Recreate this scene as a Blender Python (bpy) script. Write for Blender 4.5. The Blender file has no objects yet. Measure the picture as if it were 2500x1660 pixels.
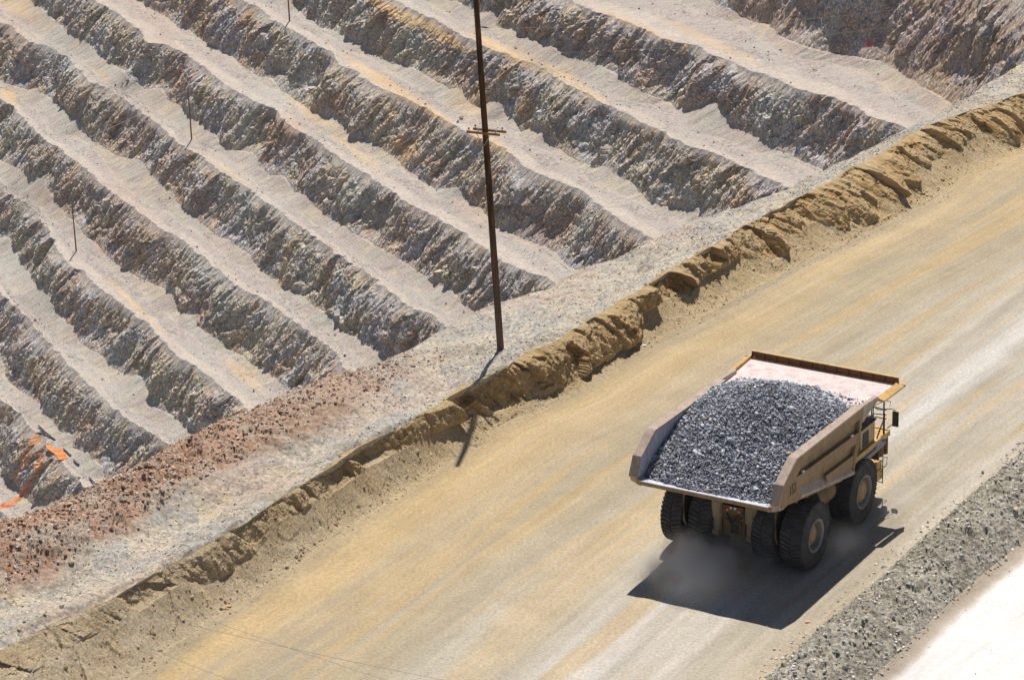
import bpy, bmesh, math, random
import numpy as np
from mathutils import Vector, Matrix

# ------------------------------------------------------------------ camera, world, sun
SC = bpy.context.scene
COL = SC.collection
FPX, PITCH, ROLL, CH = 8049.0, math.radians(21.03), 0.022, 68.68
FWD = np.array([0, math.cos(PITCH), -math.sin(PITCH)])
_up = np.array([0, math.sin(PITCH), math.cos(PITCH)])
_rt = np.array([1.0, 0, 0])
RT = _rt * math.cos(ROLL) - _up * math.sin(ROLL)
UP = _up * math.cos(ROLL) + _rt * math.sin(ROLL)
CO = np.array([0, 0, CH])
cam = bpy.data.cameras.new('camera')
cam.sensor_width = 36
cam.lens = 36 * FPX / 2500
cam.clip_start = 1
cam.clip_end = 6000
camo = bpy.data.objects.new('camera', cam)
COL.objects.link(camo)
camo.matrix_world = Matrix(((RT[0], UP[0], -FWD[0], 0), (RT[1], UP[1], -FWD[1], 0), (RT[2], UP[2], -FWD[2], CH), (0, 0, 0, 1)))
SC.camera = camo

SUN_EL = math.radians(62.5)
SUN_AZ = math.atan2(0.10, 1.0)          # clockwise from +Y
W = bpy.data.worlds.new('World')
SC.world = W
W.use_nodes = True
nt = W.node_tree
nt.nodes.clear()
sky = nt.nodes.new('ShaderNodeTexSky')
sky.sky_type = 'NISHITA'
sky.sun_disc = False
sky.sun_elevation = SUN_EL
sky.sun_rotation = SUN_AZ
sky.altitude = 1500
bg = nt.nodes.new('ShaderNodeBackground')
bg.inputs[1].default_value = 0.065
wo = nt.nodes.new('ShaderNodeOutputWorld')
nt.links.new(sky.outputs[0], bg.inputs[0])
nt.links.new(bg.outputs[0], wo.inputs[0])
sl = bpy.data.lights.new('sun', 'SUN')
sl.energy = 5.0
sl.angle = math.radians(0.5)
sl.color = (1.0, 0.965, 0.91)
so = bpy.data.objects.new('sun', sl)
COL.objects.link(so)
tosun = Vector((math.sin(SUN_AZ) * math.cos(SUN_EL), math.cos(SUN_AZ) * math.cos(SUN_EL), math.sin(SUN_EL)))
so.rotation_euler = tosun.to_track_quat('Z', 'Y').to_euler()
so.location = (0, 0, 300)
SC.view_settings.view_transform = 'Standard'
SC.view_settings.look = 'None'
SC.view_settings.exposure = 0.08
SC.view_settings.gamma = 1
SC.cycles.volume_step_rate = 1.0
SC.cycles.max_bounces = 8
SC.cycles.volume_bounces = 4


# ------------------------------------------------------------------ camera geometry helpers (pixels of the 2500 wide photo)
def ray(px):
    px = np.asarray(px, float)
    return FWD + ((px[..., 0:1] - 1250) / FPX) * RT - ((px[..., 1:2] - 830) / FPX) * UP


def atz(px, z=0.0):
    d = ray(px)
    return CO + d * ((np.asarray(z, float)[..., None] - CH) / d[..., 2:3])


def project(P):
    d = np.asarray(P, float) - CO
    w = d @ FWD
    return np.stack([1250 + FPX * (d @ RT) / w, 830 - FPX * (d @ UP) / w], -1)


# ------------------------------------------------------------------ noise
_rs = np.random.RandomState(7)
_T = _rs.rand(512, 512)
_T2 = _rs.rand(512, 512)
_T3 = _rs.rand(512, 512)


def vnoise(x, y, T=_T):
    x0 = np.floor(x).astype(np.int64)
    y0 = np.floor(y).astype(np.int64)
    fx = x - x0
    fy = y - y0
    fx = fx * fx * fx * (fx * (fx * 6 - 15) + 10)
    fy = fy * fy * fy * (fy * (fy * 6 - 15) + 10)
    x0 &= 511
    y0 &= 511
    x1 = (x0 + 1) & 511
    y1 = (y0 + 1) & 511
    return ((T[x0, y0] * (1 - fx) + T[x1, y0] * fx) * (1 - fy) + (T[x0, y1] * (1 - fx) + T[x1, y1] * fx) * fy) * 2 - 1


def fbm(x, y, oct=4, gain=0.5, T=_T, lac=2.03):
    s = 0
    a = 1.0
    t = 0
    for i in range(oct):
        s = s + a * vnoise(x + 17.3 * i, y + 31.7 * i, T)
        t += a
        a *= gain
        x = x * lac
        y = y * lac
    return s / t


def facets(x, y, jit=0.95, tilt=1.0, off=0):
    """cell noise where every cell is a tilted plane: angular, blocky rock. returns value, edge distance, cell id"""
    xi = np.floor(x).astype(np.int64)
    yi = np.floor(y).astype(np.int64)
    best = np.full(np.shape(x), 1e9)
    sec = np.full(np.shape(x), 1e9)
    val = np.zeros(np.shape(x))
    cid = np.zeros(np.shape(x))
    for dx in (-1, 0, 1):
        for dy in (-1, 0, 1):
            cx = xi + dx
            cy = yi + dy
            a = (cx + off) & 511
            b = (cy + off * 3) & 511
            r1 = _T[a, b]
            r2 = _T2[a, b]
            r3 = _T3[a, b]
            r4 = _T[b, a]
            ex = cx + 0.5 + (r1 - 0.5) * jit - x
            ey = cy + 0.5 + (r2 - 0.5) * jit - y
            d = ex * ex + ey * ey
            v = (r3 - 0.5) * 1.0 + tilt * ((r4 - 0.5) * ex * 1.6 + (r1 * 7 % 1 - 0.5) * ey * 1.6)
            m = d < best
            sec = np.where(m, best, np.minimum(sec, d))
            val = np.where(m, v, val)
            cid = np.where(m, r3, cid)
            best = np.where(m, d, best)
    return val, np.sqrt(sec) - np.sqrt(best), cid


def sstep(a, b, x):
    t = np.clip((x - a) / (b - a), 0, 1)
    return t * t * (3 - 2 * t)


# ------------------------------------------------------------------ object helpers
def tag(o, label=None, cat=None, group=None, kind=None):
    if label: o['label'] = label
    if cat: o['category'] = cat
    if group: o['group'] = group
    if kind: o['kind'] = kind
    return o


def empty(name, loc=(0, 0, 0), parent=None):
    o = bpy.data.objects.new(name, None)
    o.empty_display_size = 0.5
    COL.objects.link(o)
    o.location = loc
    if parent: o.parent = parent
    return o


def grid_mesh(name, P, mat, attrs=None, flip=False, smooth=True, parent=None):
    """P: (R,C,3) array -> one quad sheet"""
    R, Cn = P.shape[:2]
    me = bpy.data.meshes.new(name)
    idx = np.arange(R * Cn).reshape(R, Cn)
    q = np.stack([idx[:-1, :-1], idx[:-1, 1:], idx[1:, 1:], idx[1:, :-1]], -1).reshape(-1, 4)
    if flip: q = q[:, ::-1]
    nf = len(q)
    me.vertices.add(R * Cn)
    me.vertices.foreach_set('co', P.reshape(-1).astype(np.float32))
    me.loops.add(nf * 4)
    me.loops.foreach_set('vertex_index', q.reshape(-1).astype(np.int32))
    me.polygons.add(nf)
    me.polygons.foreach_set('loop_start', np.arange(0, nf * 4, 4, dtype=np.int32))
    me.polygons.foreach_set('loop_total', np.full(nf, 4, dtype=np.int32))
    me.polygons.foreach_set('use_smooth', np.full(nf, smooth, dtype=bool))
    me.update(calc_edges=True)
    for k, a in (attrs or {}).items():
        if a.ndim == 2:
            at = me.attributes.new(k, 'FLOAT', 'POINT')
            at.data.foreach_set('value', a.reshape(-1).astype(np.float32))
        else:
            at = me.attributes.new(k, 'FLOAT_VECTOR', 'POINT')
            at.data.foreach_set('vector', a.reshape(-1).astype(np.float32))
    me.materials.append(mat)
    o = bpy.data.objects.new(name, me)
    COL.objects.link(o)
    if parent: o.parent = parent
    return o


class MB:
    def __init__(self):
        self.v = []
        self.f = []

    def add(self, vs, fs):
        b = len(self.v)
        self.v += [tuple(map(float, p)) for p in vs]
        self.f += [tuple(b + i for i in f) for f in fs]
        return self

    def box(self, x0, x1, y0, y1, z0, z1):
        return self.add([(x0, y0, z0), (x1, y0, z0), (x1, y1, z0), (x0, y1, z0), (x0, y0, z1), (x1, y0, z1), (x1, y1, z1), (x0, y1, z1)],
                        [(0, 3, 2, 1), (4, 5, 6, 7), (0, 1, 5, 4), (1, 2, 6, 5), (2, 3, 7, 6), (3, 0, 4, 7)])

    def prism(self, poly, y0, y1):
        """polygon in (x,z), extruded along y"""
        n = len(poly)
        vs = [(x, y0, z) for x, z in poly] + [(x, y1, z) for x, z in poly]
        fs = [tuple(range(n)), tuple(range(2 * n - 1, n - 1, -1))] + [(i, i + n, (i + 1) % n + n, (i + 1) % n) for i in range(n)]
        return self.add(vs, fs)

    def tube(self, pts, r, n=8, cap=True):
        pts = [Vector(p) for p in pts]
        rr = r if isinstance(r, (list, tuple)) else [r] * len(pts)
        vs = []
        fs = []
        for i, p in enumerate(pts):
            a = pts[max(i - 1, 0)]
            b = pts[min(i + 1, len(pts) - 1)]
            d = (b - a).normalized()
            u = d.cross(Vector((0, 0, 1)))
            if u.length < 0.05: u = d.cross(Vector((0, 1, 0)))
            u.normalize()
            w = d.cross(u)
            for k in range(n):
                t = 2 * math.pi * k / n
                vs.append(p + (u * math.cos(t) + w * math.sin(t)) * rr[i])
        for i in range(len(pts) - 1):
            for k in range(n):
                fs.append((i * n + k, i * n + (k + 1) % n, (i + 1) * n + (k + 1) % n, (i + 1) * n + k))
        if cap:
            fs.append(tuple(range(n - 1, -1, -1)))
            fs.append(tuple((len(pts) - 1) * n + k for k in range(n)))
        return self.add(vs, fs)

    def lathe(self, prof, n=48, c=(0, 0, 0)):
        """prof list of (radius, y) revolved round the y axis"""
        m = len(prof)
        vs = []
        fs = []
        for i in range(n):
            t = 2 * math.pi * i / n
            for r, y in prof:
                vs.append((c[0] + r * math.cos(t), c[1] + y, c[2] + r * math.sin(t)))
        for i in range(n):
            j = (i + 1) % n
            for k in range(m - 1):
                fs.append((i * m + k, i * m + k + 1, j * m + k + 1, j * m + k))
        return self.add(vs, fs)

    def build(self, name, mat, parent=None, smooth=False, bevel=0, auto=None):
        me = bpy.data.meshes.new(name)
        me.from_pydata(self.v, [], self.f)
        bm = bmesh.new()
        bm.from_mesh(me)
        bmesh.ops.recalc_face_normals(bm, faces=bm.faces)
        bm.to_mesh(me)
        bm.free()
        if smooth: me.polygons.foreach_set('use_smooth', [True] * len(me.polygons))
        if auto: me.set_sharp_from_angle(angle=math.radians(auto))
        me.materials.append(mat)
        o = bpy.data.objects.new(name, me)
        COL.objects.link(o)
        if bevel:
            b = o.modifiers.new('bevel', 'BEVEL')
            b.width = bevel
            b.segments = 2
            b.limit_method = 'ANGLE'
        if parent: o.parent = parent
        return o


# rock shapes: convex hulls of random points, flat shaded
_hulls = []
for _i in range(14):
    rr = random.Random(100 + _i)
    bm = bmesh.new()
    for _k in range(13 if _i % 2 else 17):
        v = Vector((rr.gauss(0, 1), rr.gauss(0, 1), rr.gauss(0, 1))).normalized() * rr.uniform(0.75, 1.05)
        bm.verts.new((v.x, v.y * rr.uniform(0.7, 1), v.z * 0.75))
    g = bmesh.ops.convex_hull(bm, input=bm.verts)
    for v in [v for v in bm.verts if not v.link_faces]: bm.verts.remove(v)
    bmesh.ops.triangulate(bm, faces=bm.faces)
    bm.verts.index_update()
    _hulls.append((np.array([v.co[:] for v in bm.verts]) * 0.5, np.array([[v.index for v in f.verts] for f in bm.faces])))
    bm.free()


def rock_arrays(C, S, seed, flat=0.8):
    """C centres, S sizes -> merged triangle soup"""
    rs = np.random.RandomState(seed)
    N = len(C)
    kind = rs.randint(0, len(_hulls), N)
    VV, FF, RR = [], [], []
    base = 0
    q = rs.normal(size=(N, 4))
    q /= np.linalg.norm(q, axis=1)[:, None]
    w, x, y, z = q.T
    M = np.stack([1 - 2 * (y * y + z * z), 2 * (x * y - z * w), 2 * (x * z + y * w), 2 * (x * y + z * w), 1 - 2 * (x * x + z * z), 2 * (y * z - x * w),
                  2 * (x * z - y * w), 2 * (y * z + x * w), 1 - 2 * (x * x + y * y)], -1).reshape(N, 3, 3)
    sc = rs.uniform(0.55, 1.25, size=(N, 3))
    rnd = rs.rand(N)
    for k, (hv, hf) in enumerate(_hulls):
        I = np.where(kind == k)[0]
        if not len(I): continue
        V = hv[None] * sc[I][:, None, :] * S[I][:, None, None]
        V = np.einsum('nij,nvj->nvi', M[I], V)
        V[..., 2] *= flat
        V = V + C[I][:, None, :]
        m = len(hv)
        F = hf[None] + (np.arange(len(I)) * m)[:, None, None] + base
        VV.append(V.reshape(-1, 3))
        FF.append(F.reshape(-1, 3))
        RR.append(np.repeat(rnd[I], m))
        base += m * len(I)
    return np.concatenate(VV), np.concatenate(FF), np.concatenate(RR)


def rocks(name, C, S, mat, seed=1, flat=0.8, parent=None):
    V, F, R = rock_arrays(np.asarray(C, float), np.asarray(S, float), seed, flat)
    me = bpy.data.meshes.new(name)
    me.vertices.add(len(V))
    me.vertices.foreach_set('co', V.reshape(-1).astype(np.float32))
    me.loops.add(len(F) * 3)
    me.loops.foreach_set('vertex_index', F.reshape(-1).astype(np.int32))
    me.polygons.add(len(F))
    me.polygons.foreach_set('loop_start', np.arange(0, len(F) * 3, 3, dtype=np.int32))
    me.polygons.foreach_set('loop_total', np.full(len(F), 3, dtype=np.int32))
    me.polygons.foreach_set('use_smooth', np.zeros(len(F), dtype=bool))
    me.update(calc_edges=True)
    at = me.attributes.new('rnd', 'FLOAT', 'POINT')
    at.data.foreach_set('value', R.astype(np.float32))
    me.materials.append(mat)
    o = bpy.data.objects.new(name, me)
    COL.objects.link(o)
    if parent: o.parent = parent
    return o


# ------------------------------------------------------------------ material helpers
class NT:
    def __init__(self, name, rough=0.9, spec=0.2, metal=0.0):
        self.m = bpy.data.materials.new(name)
        self.m.use_nodes = True
        self.t = self.m.node_tree
        self.t.nodes.clear()
        self.out = self.t.nodes.new('ShaderNodeOutputMaterial')
        self.b = self.t.nodes.new('ShaderNodeBsdfPrincipled')
        self.b.inputs['Roughness'].default_value = rough
        self.b.inputs['Specular IOR Level'].default_value = spec
        self.b.inputs['Metallic'].default_value = metal
        self.t.links.new(self.b.outputs[0], self.out.inputs[0])

    def n(self, typ, **kw):
        x = self.t.nodes.new(typ)
        for k, v in kw.items(): setattr(x, k, v)
        return x

    def l(self, a, b): self.t.links.new(a, b)

    def attr(self, name): return self.n('ShaderNodeAttribute', attribute_name=name)

    def obj(self): return self.n('ShaderNodeTexCoord').outputs['Object']

    def noise(self, vec, scale, detail=4, rough=0.55, dist=0, sxyz=None, out=0):
        if sxyz:
            mp = self.n('ShaderNodeMapping')
            mp.inputs['Scale'].default_value = sxyz
            self.l(vec, mp.inputs[0])
            vec = mp.outputs[0]
        x = self.n('ShaderNodeTexNoise')
        x.inputs['Scale'].default_value = scale
        x.inputs['Detail'].default_value = detail
        x.inputs['Roughness'].default_value = rough
        x.inputs['Distortion'].default_value = dist
        self.l(vec, x.inputs['Vector'])
        return x.outputs[out]

    def voro(self, vec, scale, out='Color', feat='F1', sxyz=None):
        if sxyz:
            mp = self.n('ShaderNodeMapping')
            mp.inputs['Scale'].default_value = sxyz
            self.l(vec, mp.inputs[0])
            vec = mp.outputs[0]
        x = self.n('ShaderNodeTexVoronoi', feature=feat)
        x.inputs['Scale'].default_value = scale
        self.l(vec, x.inputs['Vector'])
        return x.outputs[out]

    def ramp(self, fac, stops, interp='LINEAR'):
        r = self.n('ShaderNodeValToRGB')
        r.color_ramp.interpolation = interp
        e = r.color_ramp.elements
        while len(e) > 1: e.remove(e[-1])
        e[0].position = stops[0][0]
        e[0].color = self._c(stops[0][1])
        for p, c in stops[1:]:
            x = e.new(p)
            x.color = self._c(c)
        self.l(fac, r.inputs[0])
        return r.outputs[0]

    @staticmethod
    def _c(c):
        if isinstance(c, (int, float)): return (c, c, c, 1)
        return (c[0], c[1], c[2], 1)

    def mix(self, fac, a, b, mode='MIX'):
        x = self.n('ShaderNodeMix', data_type='RGBA', blend_type=mode)
        for sock, v in ((x.inputs[0], fac), (x.inputs[6], a), (x.inputs[7], b)):
            if isinstance(v, (int, float)): sock.default_value = v if sock == x.inputs[0] else (v, v, v, 1)
            elif isinstance(v, tuple): sock.default_value = self._c(v)
            else: self.l(v, sock)
        return x.outputs[2]

    def math(self, op, a, b=None, clamp=False):
        x = self.n('ShaderNodeMath', operation=op, use_clamp=clamp)
        for i, v in enumerate((a, b)):
            if v is None: continue
            if isinstance(v, (int, float)): x.inputs[i].default_value = v
            else: self.l(v, x.inputs[i])
        return x.outputs[0]

    def sep(self, v):
        x = self.n('ShaderNodeSeparateXYZ')
        self.l(v, x.inputs[0])
        return x.outputs

    def bump(self, h, strength, dist, prev=None):
        x = self.n('ShaderNodeBump')
        x.inputs['Strength'].default_value = strength
        x.inputs['Distance'].default_value = dist
        self.l(h, x.inputs['Height'])
        if prev is not None: self.l(prev, x.inputs['Normal'])
        return x.outputs[0]

    def fin(self, col, normal=None):
        if isinstance(col, tuple): self.b.inputs['Base Color'].default_value = self._c(col)
        else: self.l(col, self.b.inputs['Base Color'])
        if normal is not None: self.l(normal, self.b.inputs['Normal'])
        return self.m


# =================================================================== THE FAR PIT WALL
AZ = math.radians(-26.25)
DU = np.array([math.sin(AZ), math.cos(AZ), 0.0])      # along the benches, away from the camera
DN = np.array([DU[1], -DU[0], 0.0])                   # into the wall
HB = 15.0
ZA = float(CH - (lambda v: -v[2] / math.hypot(v[0], v[1]))(ray(np.array([[432.0, 345.0]]))[0]) * 950)


def ZK(k): return ZA + HB * k + (15.0 if k >= 5 else 0.0)


K = dict(V=-5, W=-4, X=-3, Y=-2, Z=-1, A=0, B=1, C=2, D=3, E=4, F=5)


def dec(*segs):
    o = {'2': (0, 0), '3': (830, 0), '4': (1650, 0), '5': (0, 550), '6': (830, 550), '7': (0, 1100)}
    r = []
    for c, pts in segs: r += [(o[c][0] + x / 2.779, o[c][1] + y / 2.779) for x, y in pts]
    return np.array(r, float)


CREST = dict(
    A=dec(('2', [(0, 150), (90, 185), (200, 280), (330, 310), (470, 395), (560, 475), (600, 540), (720, 590), (830, 670), (960, 770), (1100, 860), (1200, 960), (1260, 1010), (1370, 1060), (1480, 1150), (1550, 1190), (1700, 1300), (1850, 1400), (2060, 1550)]),
          ('5', [(2180, 110), (2362, 250)]), ('6', [(100, 270), (200, 340), (330, 430), (460, 540), (600, 590), (710, 690)])),
    B=dec(('2', [(620, 0), (700, 40), (830, 110), (930, 200), (1010, 290), (1130, 300), (1250, 370), (1380, 450), (1500, 540), (1640, 640), (1730, 690), (1860, 740), (1900, 790), (2000, 870), (2100, 920), (2200, 1000), (2362, 1110)]),
          ('3', [(180, 1180), (330, 1290), (450, 1370), (600, 1440), (720, 1510)]), ('6', [(770, 0), (870, 70), (1000, 180), (1100, 250), (1230, 300), (1400, 360), (1445, 385)])),
    C=dec(('2', [(1640, 0), (1760, 60), (1850, 120), (1950, 190), (2100, 270), (2240, 350)]),
          ('3', [(0, 450), (110, 480), (200, 560), (300, 610), (420, 650), (500, 700), (600, 750), (700, 810), (800, 860), (900, 930), (980, 950), (1130, 1010), (1230, 1130), (1350, 1180), (1450, 1220), (1530, 1260), (1620, 1280), (1720, 1370), (1820, 1430)]), ('6', [(1950, 0), (2060, 60), (2160, 100)])),
    D=dec(('3', [(350, 0), (450, 40), (560, 90), (650, 150), (760, 200), (850, 250), (940, 290), (1100, 360), (1200, 400), (1320, 440), (1430, 500), (1550, 580), (1650, 620), (1750, 680), (1850, 740), (1960, 790), (2050, 840), (2150, 880)]),
          ('4', [(0, 950), (100, 1000), (250, 1040), (370, 1090), (500, 1150), (640, 1220), (775, 1280)])),
    E=dec(('3', [(1620, 20), (1750, 90), (1900, 120), (2000, 170), (2100, 220), (2200, 270)]),
          ('4', [(0, 290), (130, 310), (250, 380), (400, 420), (500, 470), (600, 500), (720, 560), (850, 610), (1000, 650), (1150, 700), (1300, 780), (1440, 830), (1540, 870)])),
    Z=dec(('2', [(0, 680), (70, 720), (150, 800), (250, 900), (330, 960), (430, 1020), (500, 1090), (620, 1180), (700, 1260), (800, 1340), (900, 1400), (980, 1470)]),
          ('5', [(1070, 0), (1170, 60), (1260, 110), (1330, 180), (1400, 230), (1480, 310), (1570, 370), (1680, 440), (1780, 500), (1900, 580), (2050, 680), (2110, 750), (2200, 810), (2300, 900), (2350, 960)])),
    Y=dec(('2', [(0, 1270), (100, 1340), (220, 1410), (280, 1510)]),
          ('5', [(330, 40), (350, 80), (480, 280), (560, 310), (640, 390), (700, 450), (800, 510), (900, 590), (960, 640), (1050, 720), (1130, 800), (1230, 900), (1330, 960), (1420, 1030), (1500, 1100), (1600, 1180), (1690, 1260)])),
    X=dec(('5', [(0, 440), (50, 500), (150, 590), (230, 680), (350, 800), (400, 880), (500, 980), (620, 1090), (700, 1170), (800, 1270), (880, 1340), (1000, 1400), (1110, 1470)])),
    W=dec(('5', [(0, 1170), (100, 1250), (200, 1370), (300, 1430), (380, 1556)]), ('7', [(400, 60), (480, 150), (580, 240)])),
    V=dec(('7', [(0, 410), (70, 450), (140, 520)])))
TOE = dict(
    A=dec(('2', [(0, 540), (110, 590), (160, 610), (240, 600), (300, 650), (370, 690), (440, 740), (550, 810), (540, 880), (620, 940), (690, 990), (790, 1060), (870, 1075), (960, 1090), (1010, 1170), (1090, 1240), (1170, 1290), (1190, 1370), (1300, 1450)]),
          ('5', [(1380, 0), (1480, 80), (1550, 100), (1640, 160), (1710, 220), (1760, 310), (1870, 370), (1900, 410), (2010, 450), (2100, 500), (2160, 560), (2250, 610), (2300, 680)]), ('6', [(0, 700), (60, 720), (160, 800), (280, 870)])),
    B=dec(('2', [(200, 0), (290, 60), (380, 140), (500, 240), (580, 270), (640, 340), (700, 400), (800, 460), (880, 500), (930, 560), (970, 610), (1090, 600), (1130, 660), (1220, 720), (1290, 800), (1380, 850), (1460, 900), (1500, 990), (1590, 1020), (1700, 1040), (1760, 1100), (1830, 1190), (1920, 1190), (1990, 1300), (2110, 1330), (2130, 1400), (2250, 1480)]),
          ('6', [(130, 80), (240, 130), (350, 190), (440, 260), (560, 330), (640, 380), (720, 410), (800, 480), (860, 550), (960, 575)])),
    C=dec(('2', [(930, 0), (990, 50), (1090, 130), (1200, 180), (1270, 200), (1380, 280), (1420, 390), (1500, 410), (1600, 440), (1660, 490), (1730, 520), (1830, 530), (1890, 600), (1930, 660), (2000, 700), (2060, 720), (2200, 780), (2320, 820)]),
          ('3', [(90, 930), (210, 960), (330, 1040), (410, 1110), (470, 1190), (600, 1260), (700, 1280), (800, 1270), (820, 1340), (900, 1380), (960, 1420), (1050, 1500)]), ('6', [(1130, 90), (1220, 130), (1300, 140), (1370, 145), (1500, 220), (1550, 290), (1670, 325)])),
    D=dec(('2', [(1960, 0), (2060, 100), (2120, 160), (2220, 200)]),
          ('3', [(0, 230), (90, 270), (160, 300), (210, 370), (290, 400), (360, 430), (440, 440), (560, 500), (640, 550), (750, 600), (830, 600), (870, 680), (950, 740), (1010, 690), (1100, 680), (1110, 770), (1150, 790), (1240, 890), (1310, 870), (1400, 880), (1430, 980), (1510, 1030), (1590, 1080), (1700, 1130), (1830, 1130), (1900, 1200), (1980, 1240), (2060, 1330), (2140, 1370)]),
          ('4', [(0, 1400), (120, 1440), (180, 1480), (260, 1460)])),
    E=dec(('3', [(960, 90), (1050, 60), (1060, 180), (1110, 190), (1200, 190), (1230, 240), (1300, 260), (1360, 290), (1460, 320), (1540, 380), (1600, 400), (1720, 430), (1810, 470), (1870, 500), (1920, 560), (2000, 580), (2060, 620), (2130, 660), (2200, 690), (2280, 740)]),
          ('4', [(0, 740), (100, 750), (260, 680), (340, 750), (370, 820), (430, 870), (500, 900), (620, 960), (650, 1010), (780, 1050), (850, 1100), (960, 1165)])),
    F=dec(('4', [(0, -110), (130, -60), (260, 10), (300, 70), (430, 80), (500, 70), (540, 130), (640, 170), (720, 250), (850, 300), (880, 340), (980, 350), (1160, 330), (1210, 400), (1300, 410), (1360, 390), (1440, 420), (1500, 520), (1560, 530), (1620, 500), (1690, 620), (1760, 640), (1830, 690), (1890, 725)])),
    Z=dec(('2', [(0, 1090), (80, 1120), (180, 1170), (230, 1210), (300, 1210), (320, 1270), (370, 1350), (420, 1400), (440, 1460)]),
          ('5', [(540, 0), (560, 60), (650, 120), (710, 200), (760, 230), (850, 300), (930, 350), (1050, 410), (1180, 450), (1210, 530), (1200, 580), (1330, 600), (1340, 680), (1410, 730), (1510, 770), (1540, 840), (1640, 890), (1700, 940), (1820, 1000), (1950, 1100)])),
    Y=dec(('5', [(0, 80), (60, 80), (110, 200), (150, 260), (220, 350), (270, 410), (350, 490), (400, 600), (450, 660), (520, 690), (530, 790), (610, 840), (700, 890), (750, 950), (830, 1010), (950, 1010), (1020, 1130), (1060, 1230), (1160, 1290), (1230, 1350), (1370, 1420)])),
    X=dec(('5', [(0, 870), (50, 1060), (140, 1130), (250, 1180), (300, 1270), (350, 1320), (400, 1380), (490, 1420), (500, 1500)]), ('7', [(590, 0), (700, 110), (710, 200)])),
    W=dec(('7', [(0, 180), (60, 150), (130, 290), (230, 370), (300, 360), (440, 340)])))

u0, u1 = 560.0, 1500.0
_us = [u0 - 60]
while _us[-1] < u1 + 250:
    uu = _us[-1]
    _us.append(uu + (0.42 + 0.00035 * (uu - u0) if uu < u1 else 2.5))
U = np.array(_us)
NU = len(U)


def to_un(P): return P @ DU, P @ DN


def smooth1(a, k):
    ker = np.hanning(k + 2)[1:-1]
    ker /= ker.sum()
    return np.convolve(np.pad(a, (k // 2, k - 1 - k // 2), mode='edge'), ker, 'valid')


crest_n = {}
fits = []
for name, px in CREST.items():
    k = K[name]
    z = ZK(k)
    u, n = to_un(atz(px, np.full(len(px), z)))
    o = np.argsort(u)
    u, n = u[o], n[o]
    A_ = np.polyfit(u, n, 1) if (u.max() - u.min()) > 120 else np.array([0.0, n.mean()])
    fits.append((k, A_[0], np.polyval(A_, 1000 if False else u.mean()), u.mean(), u.min(), u.max()))
    crest_n[k] = (u, n, A_)
sl_ = np.mean([f[1] for f in fits if f[5] - f[4] > 200])
# mean setback per bench
ks = np.array([f[0] for f in fits])
n0 = np.array([f[2] - sl_ * (f[3] - 900) for f in fits])
PB = np.polyfit(ks, n0, 1)
print('bench slope', sl_, 'setback', PB, 'umin/max', min(f[4] for f in fits), max(f[5] for f in fits))
KMIN, KMAX = -8, 7


def crest_line(k):
    base = PB[0] * k + PB[1] + sl_ * (U - 900)
    nz = 1.6 * fbm(U * 0.02 + 9.1 * k, np.full_like(U, 3.3 * k), 3)
    if k in crest_n:
        u, n, A_ = crest_n[k]
        dev = np.interp(U, u, n - (PB[0] * k + PB[1] + sl_ * (u - 900)))
        wgt = np.exp(-np.maximum(0, np.maximum(u[0] - U, U - u[-1])) / 90.0)
        return base + dev * wgt + nz * (1 - wgt)
    return base + nz


def crest_rough(k):
    return 0.9 * fbm(U * 0.12 + 3 * k, U * 0 + k, 3) + 0.5 * vnoise(U * 0.6, U * 0 + 9.3 * k) + 0.12 * _rs.uniform(-1, 1, NU)


NC = {k: crest_line(k) for k in range(KMIN - 1, KMAX + 1)}
NCs = dict(NC)
NC = {k: NC[k] + crest_rough(k) for k in NC}
TAN = math.tan(math.radians(57))
# the top visible face (F) shows only its toe: place it where that toe stands on its ledge
_u, _n = to_un(atz(TOE['F'], np.full(len(TOE['F']), ZA + HB * 4 + 2.5)))
_o = np.argsort(_u)
_tn = smooth1(np.interp(U, _u[_o], _n[_o]), 41)
_b = NC[4] + PB[0]
_w = np.exp(-np.maximum(0, np.maximum(_u.min() - U, U - _u.max())) / 80.0)
NC[5] = _b * (1 - _w) + (_tn + (HB * 2 - 2.5) / TAN) * _w
NC[6] = np.maximum(NC[6], NC[5] + 14)
NC[7] = np.maximum(NC[7], NC[6] + 14)
toe_z = {}
for k in range(KMIN, KMAX + 1):
    zf = ZK(k - 1)
    zr = 2.4 + 1.4 * fbm(U * 0.05 + 5.7 * k, np.full_like(U, 1.7 * k), 3)
    for nm, kk in K.items():
        if kk == k and nm in TOE and nm != 'F':
            px = TOE[nm]
            cs = smooth1(NC[k], 61)
            d = ray(px)
            dn, du, dz = d @ DN, d @ DU, d[:, 2]
            uu = np.full(len(px), 900.0)
            for it in range(12):
                nc = np.interp(uu, U, cs)
                # n = nc - (zc - z)/TAN
                t = (nc - (ZK(k) - CO[2]) / TAN - CO @ DN) / (dn - dz / TAN)
                uu = CO @ DU + t * du
            zz = CO[2] + t * dz - zf
            o = np.argsort(uu)
            tz = np.interp(U, uu[o], zz[o])
            wgt = np.exp(-np.maximum(0, np.maximum(uu[o][0] - U, U - uu[o][-1])) / 40.0)
            zr = zr * (1 - wgt) + tz * wgt
            print(nm, 'toe above bench', zz.min().round(1), zz.mean().round(1), zz.max().round(1))
    toe_z[k] = np.clip(zr, 0.5, 12.0)

rowsP, rowsM, rowsT, rowsS, rowsK, rowsPa = [], [], [], [], [], []
S_acc = np.zeros(NU)


def addrow(n, z, face, tal, path, s):
    rowsP.append(CO[:2].sum() * 0 + (U[:, None] * DU + n[:, None] * DN) + np.array([0, 0, 1.0]) * z[:, None])
    rowsM.append(face)
    rowsT.append(tal)
    rowsPa.append(path)
    rowsS.append(s)


one = np.ones(NU)
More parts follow.
